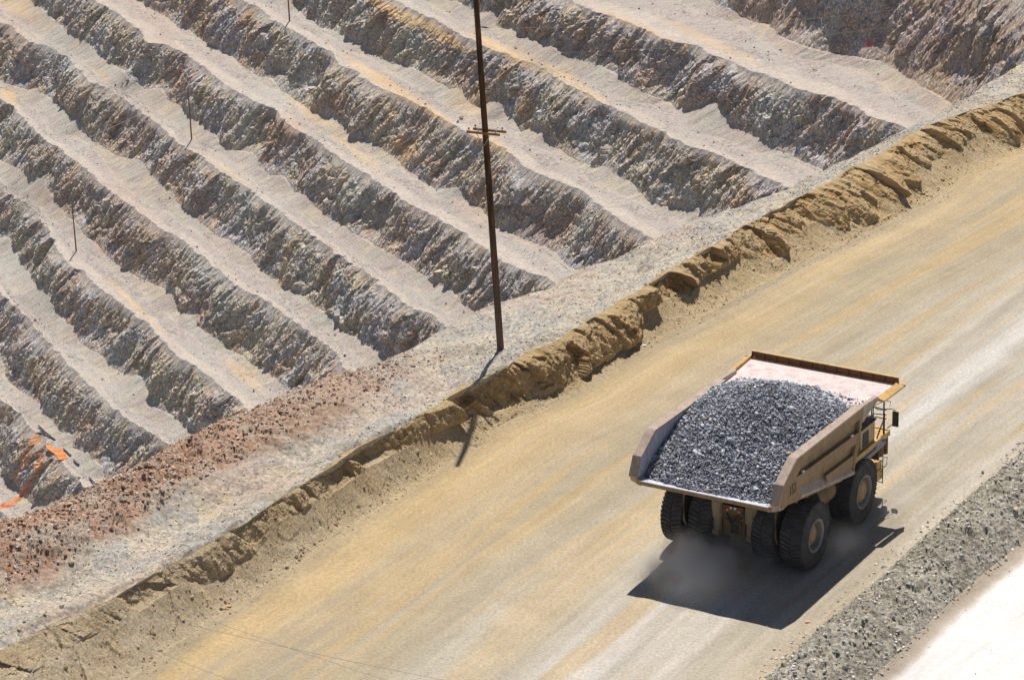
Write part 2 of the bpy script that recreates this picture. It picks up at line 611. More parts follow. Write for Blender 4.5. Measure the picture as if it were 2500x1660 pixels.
# pit floor in front of the lowest face
kb = KMIN
zfloor = ZA + HB * (kb - 1)
nt0 = smooth1(NC[kb], 61) - (HB - toe_z[kb]) / TAN
for w_ in (260, 150, 80, 40, 20):
    addrow(nt0 - w_, one * zfloor - 1 + 0 * U, 0 * one, 0 * one, 0 * one, one * (-w_))
s_cur = np.zeros(NU)
NF, NTAL, NBEN = 46, 12, 16
for k in range(KMIN, KMAX + 1):
    zb = ZK(k - 1)
    zc = ZK(k)
    HK = zc - zb
    cs = smooth1(NC[k], 25)
    tz = toe_z[k]
    tn = cs - (HK - tz) / TAN
    prev = NC[k - 1] if k > KMIN else tn - 60
    lo, hi = (NF, NTAL)
    if k < -6 or k > 5: lo, hi = 16, 6
    # talus
    foot = np.maximum(tn - (tz + 0.1) / math.tan(math.radians(31)), prev + 0.22 * (tn - prev))
    foot = smooth1(foot, 21)
    nb = NBEN if -6 <= k <= 6 else 6
    # bench floor from previous crest to foot
    for i in range(1, nb):
        f = i / nb
        n = prev + (foot - prev) * f
        z = zb + 0.25 * np.exp(-((f - 0.3) / 0.15) ** 2) * (0.5 + 0.5 * vnoise(U * 0.04, U * 0 + k)) + 0.3 * f + 0.16 * fbm(U * 0.35, n * 0.35, 3) + 0.11 * fbm(U * 1.7, n * 1.7, 2, T=_T2) + 0.05 * _rs.uniform(-1, 1, NU)
        s = s_cur + (n - prev)
        pth = sstep(0.5, 0.2, np.full(NU, f) + 0.12 * vnoise(U * 0.1, n * 0.3))
        addrow(n, z, 0 * one, sstep(0.8, 1.2, f + 0.25 * vnoise(U * 0.15, n * 0.4 + 5)), pth, s)
    s_cur = s_cur + (foot - prev)
    zfoot = zb + 0.3
    for i in range(0, hi):
        f = i / hi
        n = foot + (tn - foot) * f
        g = 0.30 * fbm(U * 0.35 + 0.15 * n, 0.15 * n, 3) + 0.09 * vnoise(U * 1.3 + 0.4 * n, n * 0.12, _T2) + 0.03 * _rs.uniform(-1, 1, NU)
        z = zfoot + (zb + tz - zfoot) * (f ** 1.25) + g * sstep(0, 0.3, np.full(NU, f))
        addrow(n, z, 0 * one, sstep(-0.2, 0.35, f + 0.3 * vnoise(U * 0.2, n * 0.5 + 3)), 0 * one, s_cur + (n - foot) * 1.2)
    s_cur = s_cur + (tn - foot) * 1.2
    L = (HK - tz) / math.sin(math.radians(60))
    for i in range(0, lo + 1):
        f = i / lo
        z = zb + tz + (HK - tz) * (f - 0.10 * math.sin(math.pi * f) * (0.3 + f) + 0.16 * math.sin(math.pi * f) * f)
        zabs = z
        n = tn + (cs - tn) * (f - 0.13 * math.sin(math.pi * f) * f)
        sl2 = (z - zc) * 1.155                     # slope distance measured down from the crest
        wq = 3.0 * fbm(U * 0.03 + k * 7, sl2 * 0.06, 2, T=_T3)
        uw = U + 0.35 * sl2 + wq                   # joints lean along the face
        a1 = fbm(uw * 0.045 + k * 3.1, sl2 * 0.03, 2) * 2.6
        a2 = facets(uw * 0.16 + k * 13, sl2 * 0.07 + k * 5, off=3 * k + 30)[0] * 2.1
        wv, we, wc = facets(uw * 0.45 + 0.5 * vnoise(U * 0.3, sl2 * 0.3) + k * 11, sl2 * 0.15 + k * 3, off=5 * k + 60)
        a4 = facets(uw * 1.15 + 0.4 * vnoise(U * 0.8, sl2 * 0.8), sl2 * 0.36 + k * 3, off=7 * k + 90)[0]
        rg = 1 - np.abs(vnoise(uw * 0.22 + 40, sl2 * 0.05 + k))
        a5 = vnoise(uw * 2.3, sl2 * 0.8 + k, _T3)
        a6 = _rs.uniform(-1, 1, NU)
        dsp = a1 * 1.25 * (0.6 + 0.4 * math.sin(math.pi * f)) + a2 * 0.95 + wv * 1.0 + a4 * 0.5 + 0.16 * a5 + 0.10 * a6 - 0.9 * sstep(0.8, 1.0, rg)
        wgt = (0.12 + 0.88 * sstep(1.0, 0.72, np.full(NU, f) + 0.1 * vnoise(U * 0.2, U * 0 + k))) * (0.25 + 0.75 * sstep(0, 0.22, np.full(NU, f)))
        n = n - dsp * wgt * 0.8
        crumble = sstep(0.8, 1.0, np.full(NU, f))
        z = z + (0.45 * fbm(U * 0.9, sl2 * 0.9, 2) + 0.08 * _rs.uniform(-1, 1, NU)) * (1 - crumble) * wgt
        z = z - 0.0 * crumble
        nn = n + (NC[k] - cs) * f ** 3
        fm = sstep(1.02, 0.86, np.full(NU, f) + 0.08 * vnoise(U * 0.5, sl2 * 0.2) + 0.05 * vnoise(U * 1.7, sl2 * 0.8))
        addrow(nn, z, fm * one, 0 * one, 0 * one, s_cur + L * f)
    s_cur = s_cur + L
# a last wide bench
for w_ in (6, 20, 60, 150):
    addrow(NC[KMAX] + w_, one * ZK(KMAX) + 0.2 * w_, 0 * one, 0 * one, 0 * one, s_cur + w_)

P = np.stack(rowsP)
FM = np.stack(rowsM)
TM = np.stack(rowsT)
PA = np.stack(rowsPa)
SS = np.stack(rowsS)
print('wall verts', P.shape)
pxw = project(P)
# stains and soil tints that belong to the rock (positions found on the surface once, stored per vertex)


def near_poly(px, pts, r):
    d = np.full(px.shape[:2], 1e9)
    for (x0, y0), (x1, y1) in zip(pts[:-1], pts[1:]):
        vx, vy = x1 - x0, y1 - y0
        t = np.clip(((px[..., 0] - x0) * vx + (px[..., 1] - y0) * vy) / (vx * vx + vy * vy), 0, 1)
        d = np.minimum(d, np.hypot(px[..., 0] - x0 - t * vx, px[..., 1] - y0 - t * vy))
    return d / r


wob = 0.35 * vnoise(pxw[..., 0] * 0.12, pxw[..., 1] * 0.12) + 0.35 * fbm(pxw[..., 0] * 0.03, pxw[..., 1] * 0.03, 3)
st = np.zeros(FM.shape)
for pts, r, a in (([(85, 1062), (72, 1090), (58, 1130), (40, 1160), (22, 1185)], 5, 0.75), ([(104, 1098), (95, 1130), (80, 1165), (66, 1195)], 5, 0.8),
                  ([(66, 1195), (50, 1212), (30, 1228), (0, 1236), (-30, 1236)], 9, 1.0), ([(86, 1060), (100, 1075), (112, 1090)], 4, 0.5)):
    st = np.maximum(st, a * sstep(1.2, 0.3, near_poly(pxw, pts, r * 0.8) + wob) * np.clip(0.9 + 0.5 * vnoise(pxw[..., 0] * 0.3, pxw[..., 1] * 0.3), 0.45, 1))
tint = np.zeros(P.shape)      # x ochre, y green grey, z rust
BL = [  # px, py, rx, ry, angle deg, channel, weight
    (960, 30, 90, 14, 30, 0, 1.0), (1060, 75, 120, 14, 30, 0, 1.0), (1230, 125, 110, 14, 28, 0, 1.0), (1380, 190, 110, 13, 30, 0, 0.7), (1150, 260, 60, 30, 40, 0, 0.5), (930, 195, 120, 13, 33, 0, 0.9), (1040, 265, 90, 13, 33, 0, 0.8),
    (870, 370, 90, 14, 35, 0, 0.6), (780, 290, 100, 14, 34, 0, 0.6), (1190, 350, 50, 25, 35, 0, 0.9), (1550, 60, 120, 10, 25, 0, 0.6), (1730, 100, 120, 10, 25, 0, 0.5), (1170, 530, 60, 26, 30, 2, 0.35), (560, 420, 70, 12, 35, 0, 0.5),
    (40, 15, 60, 30, 30, 0, 0.8), (20, 235, 30, 12, 40, 0, 0.9), (250, 185, 30, 9, 40, 0, 0.7), (120, 485, 60, 22, 40, 2, 0.45), (760, 900, 60, 30, 40, 0, 0.25), (590, 910, 60, 18, 40, 0, 0.6), (330, 745, 90, 6, 44, 0, 0.8),
    (700, 320, 40, 50, 100, 2, 0.8), (820, 250, 25, 30, 100, 2, 0.9), (1000, 370, 25, 60, 115, 0, 0.7), (600, 300, 120, 40, 110, 1, 0.6), (120, 130, 140, 30, 40, 1, 0.6), (60, 330, 40, 60, 100, 1, 0.5), (320, 130, 60, 60, 90, 1, 0.3),
    (880, 60, 70, 40, 50, 1, 0.7), (1000, 130, 80, 60, 90, 1, 0.5), (700, 200, 100, 40, 120, 1, 0.6), (1300, 560, 60, 40, 40, 2, 0.45), (330, 900, 90, 60, 50, 1, 0.5), (450, 930, 60, 60, 50, 1, 0.3), (700, 830, 80, 60, 50, 1, 0.3),
    (1700, 170, 80, 40, 40, 2, 0.25), (1990, 30, 20, 60, 105, 2, 0.5), (2210, 120, 60, 60, 50, 2, 0.3), (2200, 170, 40, 20, 50, 2, 0.5), (160, 1040, 60, 50, 60, 1, 0.4), (540, 610, 50, 40, 50, 2, 0.2), (1160, 170, 70, 50, 60, 2, 0.35),
    (420, 225, 60, 60, 60, 0, 0.2), (2280, 90, 260, 170, 40, 2, 0.4), (1900, 20, 140, 90, 40, 2, 0.4), (1560, 130, 170, 50, 35, 2, 0.35), (1330, 60, 120, 50, 35, 2, 0.3), (380, 60, 130, 60, 40, 2, 0.35), (30, 90, 60, 60, 60, 2, 0.6), (330, 520, 120, 50, 45, 2, 0.4), (300, 600, 120, 50, 45, 2, 0.4), (620, 480, 120, 60, 45, 1, 0.6), (880, 480, 140, 50, 40, 1, 0.5), (1480, 400, 160, 50, 40, 1, 0.35), (1650, 440, 100, 40, 40, 1, 0.4), (520, 690, 140, 40, 50, 1, 0.6), (80, 650, 70, 70, 60, 1, 0.6), (230, 960, 120, 60, 60, 1, 0.4)]
for (bx, by, rx, ry, an, ch, wt) in BL:
    if wt == 0: continue
    c_, s_ = math.cos(math.radians(an)), math.sin(math.radians(an))
    dx, dy = pxw[..., 0] - bx, pxw[..., 1] - by
    q = np.hypot((dx * c_ + dy * s_) / rx, (-dx * s_ + dy * c_) / ry) + wob
    tint[..., ch] = np.maximum(tint[..., ch], wt * sstep(1.5, 0.2, q))
wuv = np.stack([np.broadcast_to(U, FM.shape), SS, P[..., 2]], -1)

m = NT('pit_wall_rock', rough=0.95, spec=0.15)
co = m.obj()
wv = m.attr('wuv').outputs['Vector']
mask = m.attr('face').outputs['Fac']
tal = m.attr('talus').outputs['Fac']
path = m.attr('path').outputs['Fac']
stn = m.attr('stain').outputs['Fac']
tn_ = m.sep(m.attr('tint').outputs['Vector'])
# rock face
big = m.noise(wv, 0.045, 3, 0.6, 0.6, (1, 0.55, 0))
med = m.noise(wv, 0.20, 6, 0.68, 0.7, (1, 0.3, 0))
fine = m.noise(wv, 0.9, 6, 0.75, 0.4, (1, 0.33, 0))
f1 = m.ramp(med, [(0.30, (0.11, 0.06, 0.04)), (0.41, (0.24, 0.155, 0.105)), (0.5, (0.38, 0.28, 0.19)), (0.58, (0.25, 0.20, 0.185)), (0.70, (0.56, 0.46, 0.35))])
f2 = m.ramp(fine, [(0.30, (0.10, 0.085, 0.055)), (0.44, (0.27, 0.24, 0.16)), (0.56, (0.40, 0.36, 0.26)), (0.68, (0.66, 0.59, 0.47))])
fc = m.mix(m.ramp(big, [(0.38, 0), (0.62, 1)]), f1, f2)
blk = m.voro(wv, 0.55, 'Color', 'F1', (1, 0.45, 0))
blv = m.sep(blk)
fc = m.mix(0.35, fc, m.ramp(blv[0], [(0, (0.15, 0.115, 0.09)), (0.4, (0.28, 0.24, 0.19)), (0.7, (0.40, 0.34, 0.26)), (0.9, (0.46, 0.43, 0.38)), (1, (0.48, 0.28, 0.13))]))
ochre = m.ramp(m.noise(wv, 0.12, 4, 0.6, 1.0, (1, 0.4, 0)), [(0.56, 0), (0.68, 0.6)])
fc = m.mix(ochre, fc, (0.44, 0.30, 0.15))
gr = m.ramp(m.noise(wv, 0.07, 4, 0.6, 1.0, (1.2, 0.5, 0.3)), [(0.5, 0), (0.65, 0.6)])
fc = m.mix(gr, fc, (0.31, 0.32, 0.29))
mv = m.ramp(m.noise(wv, 0.055, 4, 0.6, 1.0, (1.1, 0.5, 0.7)), [(0.5, 0), (0.64, 0.55)])
fc = m.mix(mv, fc, (0.27, 0.20, 0.18))
bg_ = m.ramp(m.noise(wv, 0.05, 4, 0.65, 1.2, (1.3, 0.4, 2.0)), [(0.47, 0), (0.60, 0.7)])
fc = m.mix(bg_, fc, m.mix(m.ramp(fine, [(0.35, 0), (0.65, 1)]), (0.20, 0.205, 0.225), (0.44, 0.44, 0.45)))
crk = m.voro(wv, 0.8, 'Distance', 'DISTANCE_TO_EDGE', (1, 0.4, 0))
fc = m.mix(m.ramp(crk, [(0.0, 0.5), (0.09, 0)]), fc, (0.07, 0.06, 0.055))
spk = m.ramp(m.noise(wv, 3.5, 2, 0.6, 0, (1, 0.5, 0)), [(0.33, 0.5), (0.48, 0.95), (0.56, 1.15), (0.66, 1.9)])
fc = m.mix(1.0, fc, spk, 'MULTIPLY')
fc = m.mix(m.math('MULTIPLY', tn_[0], 0.75), fc, (0.48, 0.32, 0.14))
fc = m.mix(m.math('MULTIPLY', tn_[1], 0.6), fc, (0.31, 0.33, 0.27))
fc = m.mix(m.math('MULTIPLY', tn_[2], 0.62), fc, m.ramp(med, [(0.35, (0.12, 0.065, 0.045)), (0.6, (0.36, 0.215, 0.14))]))
# bench floor
b1 = m.noise(wv, 0.06, 4, 0.6, 0.5, (0.5, 1, 0))
bc = m.ramp(b1, [(0.3, (0.39, 0.335, 0.295)), (0.5, (0.43, 0.37, 0.325)), (0.7, (0.41, 0.38, 0.34))])
grv = m.ramp(m.voro(wv, 1.6, 'Color'), [(0.0, 0.35), (0.3, 0.72), (0.65, 1.0), (0.9, 1.2), (1, 1.6)])
gmask = m.ramp(m.noise(wv, 0.12, 5, 0.65, 0.6, (0.6, 1, 0)), [(0.42, 0.15), (0.6, 1.0)])
bc = m.mix(gmask, bc, m.mix(1.0, bc, grv, 'MULTIPLY'))
bc = m.mix(path, bc, m.ramp(m.noise(wv, 0.35, 4, 0.6, 0.2, (0.25, 1.6, 0)), [(0.35, (0.46, 0.39, 0.33)), (0.65, (0.55, 0.47, 0.40))]))
# talus aprons
t1 = m.noise(wv, 0.05, 4, 0.6, 0.6, (1, 0.7, 0))
tc = m.ramp(t1, [(0.3, (0.45, 0.37, 0.30)), (0.42, (0.52, 0.44, 0.33)), (0.5, (0.45, 0.37, 0.32)), (0.58, (0.48, 0.43, 0.35)), (0.7, (0.44, 0.405, 0.35))])
tst = m.ramp(m.noise(wv, 0.45, 5, 0.7, 0.8, (1.1, 0.4, 0)), [(0.3, 0.85), (0.7, 1.1)])
tc = m.mix(1.0, tc, tst, 'MULTIPLY')
bc = m.mix(tal, bc, tc)
gsp = m.ramp(m.noise(wv, 2.2, 4, 0.75), [(0.3, 0.62), (0.5, 1.0), (0.7, 1.3)])
bc = m.mix(1.0, bc, gsp, 'MULTIPLY')
bc = m.mix(m.math('MULTIPLY', tn_[0], 0.85), bc, m.ramp(b1, [(0.35, (0.58, 0.38, 0.19)), (0.6, (0.66, 0.48, 0.28))]))
bc = m.mix(m.math('MULTIPLY', tn_[2], 0.6), bc, (0.52, 0.34, 0.25))
bc = m.mix(m.math('MULTIPLY', tn_[1], 0.5), bc, (0.50, 0.50, 0.43))
cc = m.mix(mask, bc, fc)
cc = m.mix(stn, cc, m.ramp(m.noise(wv, 0.5, 3), [(0.35, (0.40, 0.10, 0.03)), (0.65, (0.72, 0.26, 0.08))]))
hf = m.mix(0.5, m.noise(wv, 1.3, 6, 0.75, 0.4, (1, 0.45, 0)), m.voro(wv, 0.9, 'Distance', 'F1', (1, 0.45, 0)))
bf = m.bump(hf, 0.9, 1.1)
hb = m.mix(0.5, m.noise(wv, 2.2, 4, 0.7), m.voro(wv, 1.6, 'Distance'))
b2 = m.bump(hb, 0.5, 0.35)
nm = m.n('ShaderNodeMix', data_type='VECTOR')
m.l(mask, nm.inputs[0])
m.l(b2, nm.inputs[4])
m.l(bf, nm.inputs[5])
cc = m.mix(1, cc, m.mix(mask, (1, 1, 1), (1.66, 1.58, 1.54)), 'MULTIPLY')
M_WALL = m.fin(cc, nm.outputs[1])
wall = grid_mesh('pit_terraces', P, M_WALL, dict(face=FM, talus=TM, path=PA, stain=st, tint=tint, wuv=wuv), flip=False, smooth=False)
tag(wall, kind='structure')


def wall_interp(px):
    """point of the wall surface seen at a pixel (nearest vertex)"""
    vis = (pxw[..., 0] > -200) & (pxw[..., 0] < 2700) & (pxw[..., 1] > -300) & (pxw[..., 1] < 1800)
    d = np.hypot(pxw[..., 0] - px[0], pxw[..., 1] - px[1])
    d = np.where(vis, d, 1e9)
    # the visible one is the one nearest to the camera among close candidates
    c = d < d.min() + 2.5
    dist = np.linalg.norm(P - CO, axis=-1)
    i = np.argmin(np.where(c, dist, 1e9))
    return P.reshape(-1, 3)[i]


# =================================================================== NEAR GROUND (road, berm, shoulder, windrow, pale bank)
HR = math.radians(36)
DT = np.array([math.sin(HR), math.cos(HR), 0])
DV = np.array([math.cos(HR), -math.sin(HR), 0])
s61 = 2500 / 2361


def curve(pts, z):
    p = atz(np.array(pts, float) * s61, np.broadcast_to(np.asarray(z, float), (len(pts),)))
    t, n = p @ DT, p @ DV
    o = np.argsort(t)
    return t[o], n[o]


T0, T1 = 78.0, 216.0
_ts = []
t_ = 10.0
while t_ < 330:
    _ts.append(t_)
    t_ += 0.105 if T0 < t_ < T1 else 0.8
TT = np.array(_ts)


def along(cv, ext=1.0):
    t, n = cv
    a = np.interp(TT, t, n)
    k0 = np.polyfit(t[:5], n[:5], 1)[0]
    k1 = np.polyfit(t[-5:], n[-5:], 1)[0]
    a = np.where(TT < t[0], n[0] + k0 * (TT - t[0]) * 1.0, a)
    a = np.where(TT > t[-1], n[-1] + k1 * (TT - t[-1]) * 0.8, a)
    return smooth1(a, 9)


ZC = 2.4
crestc = curve([(0, 1500), (130, 1432), (250, 1385), (350, 1325), (450, 1270), (580, 1195), (700, 1115), (770, 1075), (830, 1030), (920, 985), (1000, 940), (1050, 905), (1100, 880), (1160, 850), (1210, 815), (1280, 785), (1350, 740), (1420, 700), (1480, 665), (1570, 605), (1640, 570), (1720, 515), (1800, 480), (1850, 450), (1900, 425), (1960, 385), (2040, 350), (2100, 310), (2150, 285), (2250, 250), (2361, 215)], ZC)
footc = curve([(300, 1568), (400, 1490), (520, 1410), (620, 1345), (700, 1290), (800, 1215), (900, 1150), (1000, 1085), (1060, 1045), (1150, 980), (1250, 935), (1330, 900), (1400, 850), (1500, 790), (1640, 720), (1750, 660), (1860, 600), (1950, 560), (2050, 510), (2150, 460), (2250, 395), (2361, 340)], 0.12)
silc = curve([(0, 1205), (130, 1160), (250, 1110), (400, 1030), (560, 950), (700, 885), (790, 850), (880, 820), (950, 790), (1010, 765), (1100, 715), (1180, 690), (1270, 665), (1320, 630), (1420, 595), (1510, 560), (1640, 500), (1820, 435), (1900, 395), (2000, 345), (2090, 300), (2200, 245), (2280, 205), (2361, 150)],
             np.interp(np.linspace(0, 1, 24), [0, 0.3, 0.45, 1], [2.0, 1.8, 0.9, 0.6]))
wic = curve([(1740, 1590), (1800, 1535), (1900, 1440), (1960, 1390), (2020, 1340), (2090, 1275), (2150, 1220), (2250, 1130), (2361, 1040)], 0.05)
woc = curve([(1960, 1600), (2010, 1568), (2080, 1500), (2150, 1430), (2250, 1340), (2361, 1250)], 0.3)
nC, nF, nS, nWi, nWo = [along(c) for c in (crestc, footc, silc, wic, woc)]
nS = np.minimum(nS, nC - 3.0)
nS = nS + 0.25 * fbm(TT * 0.35, TT * 0 + 2, 3)
nWi = np.maximum(nWi, nF + 14)
nWo = np.maximum(nWo, nWi + 2.5)
zS = np.interp(TT, [90, 125, 145, 200], [2.0, 1.8, 0.9, 0.6])
rubw = np.interp(TT, [85, 100, 118, 132, 140], [1, 1, 0.95, 0.5, 0.0])     # red rubble ridge strength
print('near curves n:', nC.mean(), nF.mean(), nS.mean(), nWi.mean(), nWo.mean())
NTt = len(TT)


def lin(a, b, n, end=False):
    f = np.linspace(0, 1, n, endpoint=end)
    return a[:, None] + (b - a)[:, None] * f[None], np.broadcast_to(f, (NTt, n))


Tg = lambda n: np.broadcast_to(TT[:, None], (NTt, n))


def world(n, z):
    t = np.broadcast_to(TT[:, None], n.shape)
    return t[..., None] * DT + n[..., None] * DV + z[..., None] * np.array([0, 0, 1.0])


# ---- shoulder (sil -> crest)
NSH = 120
n1, f1_ = lin(nS, nC, NSH, True)
t1_ = Tg(NSH)
dS = n1 - nS[:, None]
wid = (nC - nS)[:, None]
zin = 2.0                                             # level just behind the berm crest
z1 = zS[:, None] * (1 - f1_) + zin * f1_
ridge = rubw[:, None] * np.exp(-((dS - 1.6) / 2.2) ** 2)
z1 = z1 - 0.8 * sstep(2.5, 6.0, dS) * sstep(1.0, 0.55, f1_) * (0.3 + rubw[:, None])
z1 = z1 + 0.25 * ridge
hum = fbm(t1_ * 0.22, n1 * 0.3, 4)
mounds = np.maximum(0, fbm(t1_ * 0.13 + 4, n1 * 0.22, 3)) * 0.9
z1 = z1 + (0.34 * hum + mounds) * sstep(0.0, 0.1, f1_) * sstep(1.0, 0.85, f1_)
lump, le, lc = facets(t1_ * 0.8 + 0.6 * vnoise(t1_, n1), n1 * 0.8, off=20)
rub_amt = np.clip(rubw[:, None] * sstep(0.50, 0.36, f1_ + 0.10 * fbm(t1_ * 0.12, n1 * 0.2, 3)), 0, 1)
z1 = z1 + rub_amt * (0.22 * lump + 0.12 * facets(t1_ * 2.2, n1 * 2.2, off=50)[0])
gravn = fbm(t1_ * 2.2, n1 * 2.2, 3)
z1 = z1 + 0.05 * gravn + 0.06 * fbm(t1_ * 0.9, n1 * 0.9, 3, T=_T2)
# grader ledge behind the crest, left part
ledge = np.interp(TT, [95, 104, 128, 136], [0, 1, 1, 0])[:, None]
z1 = z1 - 0.38 * ledge * sstep(1.3, 0.9, (nC[:, None] - n1) + 0.25 * vnoise(t1_ * 0.7, t1_ * 0)) * sstep(0.2, 0.5, nC[:, None] - n1)
z1[:, -1] = ZC + 0.12 * fbm(TT * 0.5, TT * 0, 3)
z1[:, -2] = z1[:, -2] * 0.5 + z1[:, -1] * 0.5
rub_attr = rub_amt

# ---- outer slope
NO = 46
off = np.concatenate([[-420, -300, -200, -130, -90, -60, -40, -28, -20], np.linspace(-15, 0, NO - 9)])
n0_ = nS[:, None] + off[None]
t0_ = Tg(NO)
z0 = zS[:, None] + off[None] * math.tan(math.radians(37)) + 0.35 * fbm(t0_ * 0.3, n0_ * 0.3, 4) * sstep(0, -2, off)[None] + 0.1 * lump[:, :1]
z0 = np.maximum(z0, zfloor - 2)
z0[:, -1] = z1[:, 0]

# ---- berm face (crest -> foot)
NBF = 72
n2, f2_ = lin(nC, nF, NBF, True)
t2_ = Tg(NBF)
w2 = (nF - nC)[:, None]
x2 = f2_ * w2
cz = z1[:, -1][:, None]
fz = 0.12
def scal(x, y):
    return 0.5 + 0.5 * vnoise(x, y)


rgt = np.interp(TT, [100, 130, 142], [0.0, 0.55, 1.0])               # the far part is a tall raw cut, the near left part a worn slope
sc_ = sstep(0.25, 0.75, scal(TT * 0.19 + 3.1, TT * 0 + 8) + 0.2 * vnoise(TT * 0.7, TT * 0 + 4))
zb2 = (0.12 + (1.45 - 1.3 * sc_ * (0.4 + 0.6 * rgt)) * (0.75 + 0.25 * (1 - rgt)))[:, None]      # height of the loose fan against the cut
fanw = np.clip(zb2 / math.tan(math.radians(31)), 0.3, 0.72 * w2)
fc_ = 1 - fanw / w2                                                  # lateral share of the cut
NCUT = 44
g_ = np.arange(NBF)
fa = np.where(g_[None] < NCUT, fc_ * (g_[None] / NCUT), fc_ + (1 - fc_) * (g_[None] - NCUT) / (NBF - 1 - NCUT))
f2_ = fa
n2 = nC[:, None] + w2 * fa
x2 = fa * w2
q = np.clip(g_[None] / NCUT, 0, 1) * np.ones_like(t2_)               # 0 crest .. 1 fan top
qa = np.clip((g_[None] - NCUT) / (NBF - 1 - NCUT), 0, 1) * np.ones_like(t2_)
sh_ = q + (0.10 + 0.10 * rgt[:, None]) * np.sin(math.pi * q) * np.where(q < 0.5, -1, 1)
z2 = cz + (zb2 - cz) * q ** (1.0 + 0.5 * rgt[:, None])
z2 = np.where(g_[None] < NCUT, z2, 0.12 + (zb2 - 0.12) * (1 - qa) ** 1.6)
xs = q * (cz - zb2)                                                  # metres down the cut
sd = t2_ - 0.35 * xs * 1.5 + 0.45 * fbm(t2_ * 0.35, xs * 0.4, 2)
wx = 0.5 * vnoise(t2_ * 0.4, xs * 0.7)
bk, be, bi = facets(sd * 0.26 + 0.1 * wx, xs * 0.16 + 3.2, off=77, tilt=1.5)
bk2, be2, _ = facets(sd * 0.7 + 5, xs * 0.55 + wx, off=99, tilt=1.3)
bk3 = facets(sd * 2.0 + 5, xs * 1.7, off=120)[0]
plate = sstep(0.0, 0.16, q) * (g_[None] < NCUT)
under = sstep(1.0, 0.80, q)
belly = np.sin(math.pi * np.clip(q * 1.05, 0, 1)) ** 0.7
amp = (0.35 + 0.75 * rgt)[:, None]
bulge = plate * (0.85 * (bk - 0.05) + 0.22 * bk2 + 0.16 * bk3 + 0.09 * facets(t2_ * 4.4, xs * 4, off=31)[0] + 0.22 * fbm(t2_ * 0.9, xs * 1.1, 5, gain=0.6) + 0.02 * _rs.uniform(-1, 1, t2_.shape) + 0.12 * belly * sc_[:, None]) * (0.35 + 0.65 * under)
n2b = n2 + bulge * amp * 0.95
z2 = z2 + plate * (0.10 * bk2 + 0.08 * bk3 + 0.10 * fbm(t2_ * 1.6, xs * 1.6, 4, gain=0.6)) * amp + 0.05 * fbm(t2_ * 3, n2 * 3, 3, gain=0.7)
z2 = z2 + (0.14 * fbm(t2_ * 0.55, n2 * 0.5, 3) + 0.05 * fbm(t2_ * 2, n2 * 1.4, 3)) * np.sin(math.pi * qa) * (g_[None] >= NCUT)
# worn slumps in the left part
sl_n = fbm(t2_ * 0.35 + 0.3 * x2, x2 * 0.5 + 7, 4)
z2 = z2 + (1 - rgt)[:, None] * (0.20 * sl_n + 0.16 * facets(t2_ * 0.7 + 0.5 * x2, x2 * 0.8, off=55)[0]) * np.sin(math.pi * np.clip(fa, 0, 1))
z2[:, 0] = z1[:, -1]
n2b[:, 0] = nC
n2b[:, -1] = nF
z2[:, -1] = 0.12 + 0.03 * vnoise(TT * 0.6, TT * 0)
cut_attr = sstep(0.0, 0.08, q) * sstep(1.0, 0.9, q + qa * 2) * (0.25 + 0.75 * rgt[:, None]) * np.clip(0.75 + 0.5 * vnoise(t2_ * 0.5, xs), 0, 1)
cut_attr = np.where(g_[None] >= NCUT, 0.25 * rgt[:, None] * sstep(0.5, 0, qa) * (0.5 + 0.5 * vnoise(t2_ * 0.4, qa * 2)), cut_attr)

# ---- road (foot -> windrow inner)
NR = 170
g = np.linspace(0, 1, NR)
f3 = np.broadcast_to(g, (NTt, NR))
n3 = nF[:, None] + (nWi - nF)[:, None] * f3
t3 = Tg(NR)
w3 = (nWi - nF)[:, None]
d3 = f3 * w3
z3 = 0.12 * np.exp(-d3 / 0.9) + 0.10 * np.exp(-(w3 - d3) / 0.8)
z3 = z3 + 0.035 * fbm(t3 * 0.04, d3 * 0.8, 3) + 0.012 * fbm(t3 * 1.5, d3 * 2.5, 2) + 0.03 * fbm(t3 * 0.8, d3 * 0.8, 2) * (np.exp(-d3 / 1.2) + np.exp(-(w3 - d3) / 1.5))
z3[:, 0] = z2[:, -1]
# ---- windrow
NW = 66
n4, f4 = lin(nWi, nWo, NW, True)
t4 = Tg(NW)
w4 = (nWo - nWi)[:, None]
z4 = 0.10 + 1.25 * np.sin(np.clip(f4, 0, 1) * math.pi) ** 0.9 * (0.85 + 0.25 * vnoise(t4 * 0.25, t4 * 0)) + 0.35 * f4
l4, e4, i4 = facets(t4 * 1.5 + vnoise(t4, n4) * 0.6, n4 * 1.5, off=140)
z4 = z4 + sstep(0, 0.12, f4) * sstep(1, 0.85, f4) * (0.28 * fbm(t4 * 0.7, n4 * 0.7, 4) + 0.20 * l4 + 0.10 * facets(t4 * 4, n4 * 4, off=160)[0] + 0.16 * fbm(t4 * 2.1, n4 * 2.1, 3, T=_T3))
z4[:, 0] = z3[:, -1]
# ---- pale bank
NP_ = 50
g = np.linspace(0, 1, NP_) ** 1.8
n5 = nWo[:, None] + 60 * g[None] ** 1.3
t5 = Tg(NP_)
d5 = n5 - nWo[:, None]
z5 = z4[:, -1][:, None] * np.exp(-d5 / 1.0) + 0.45 * (1 - np.exp(-d5 / 1.0)) + 0.06 * np.maximum(d5 - 1, 0) + 0.05 * fbm(t5 * 0.15, n5 * 0.4, 4) * sstep(0, 1.5, d5) - 0.22 * np.exp(-((d5 - 0.9) / 0.6) ** 2)
z5[:, 0] = z4[:, -1]
# camera bank beyond: keeps falling away under the viewpoint

# -------- materials for the near ground
def soil_common(m, co):
    g1 = m.noise(co, 9.0, 3, 0.7)
    g2 = m.voro(co, 11.0, 'Color')
    return g1, g2


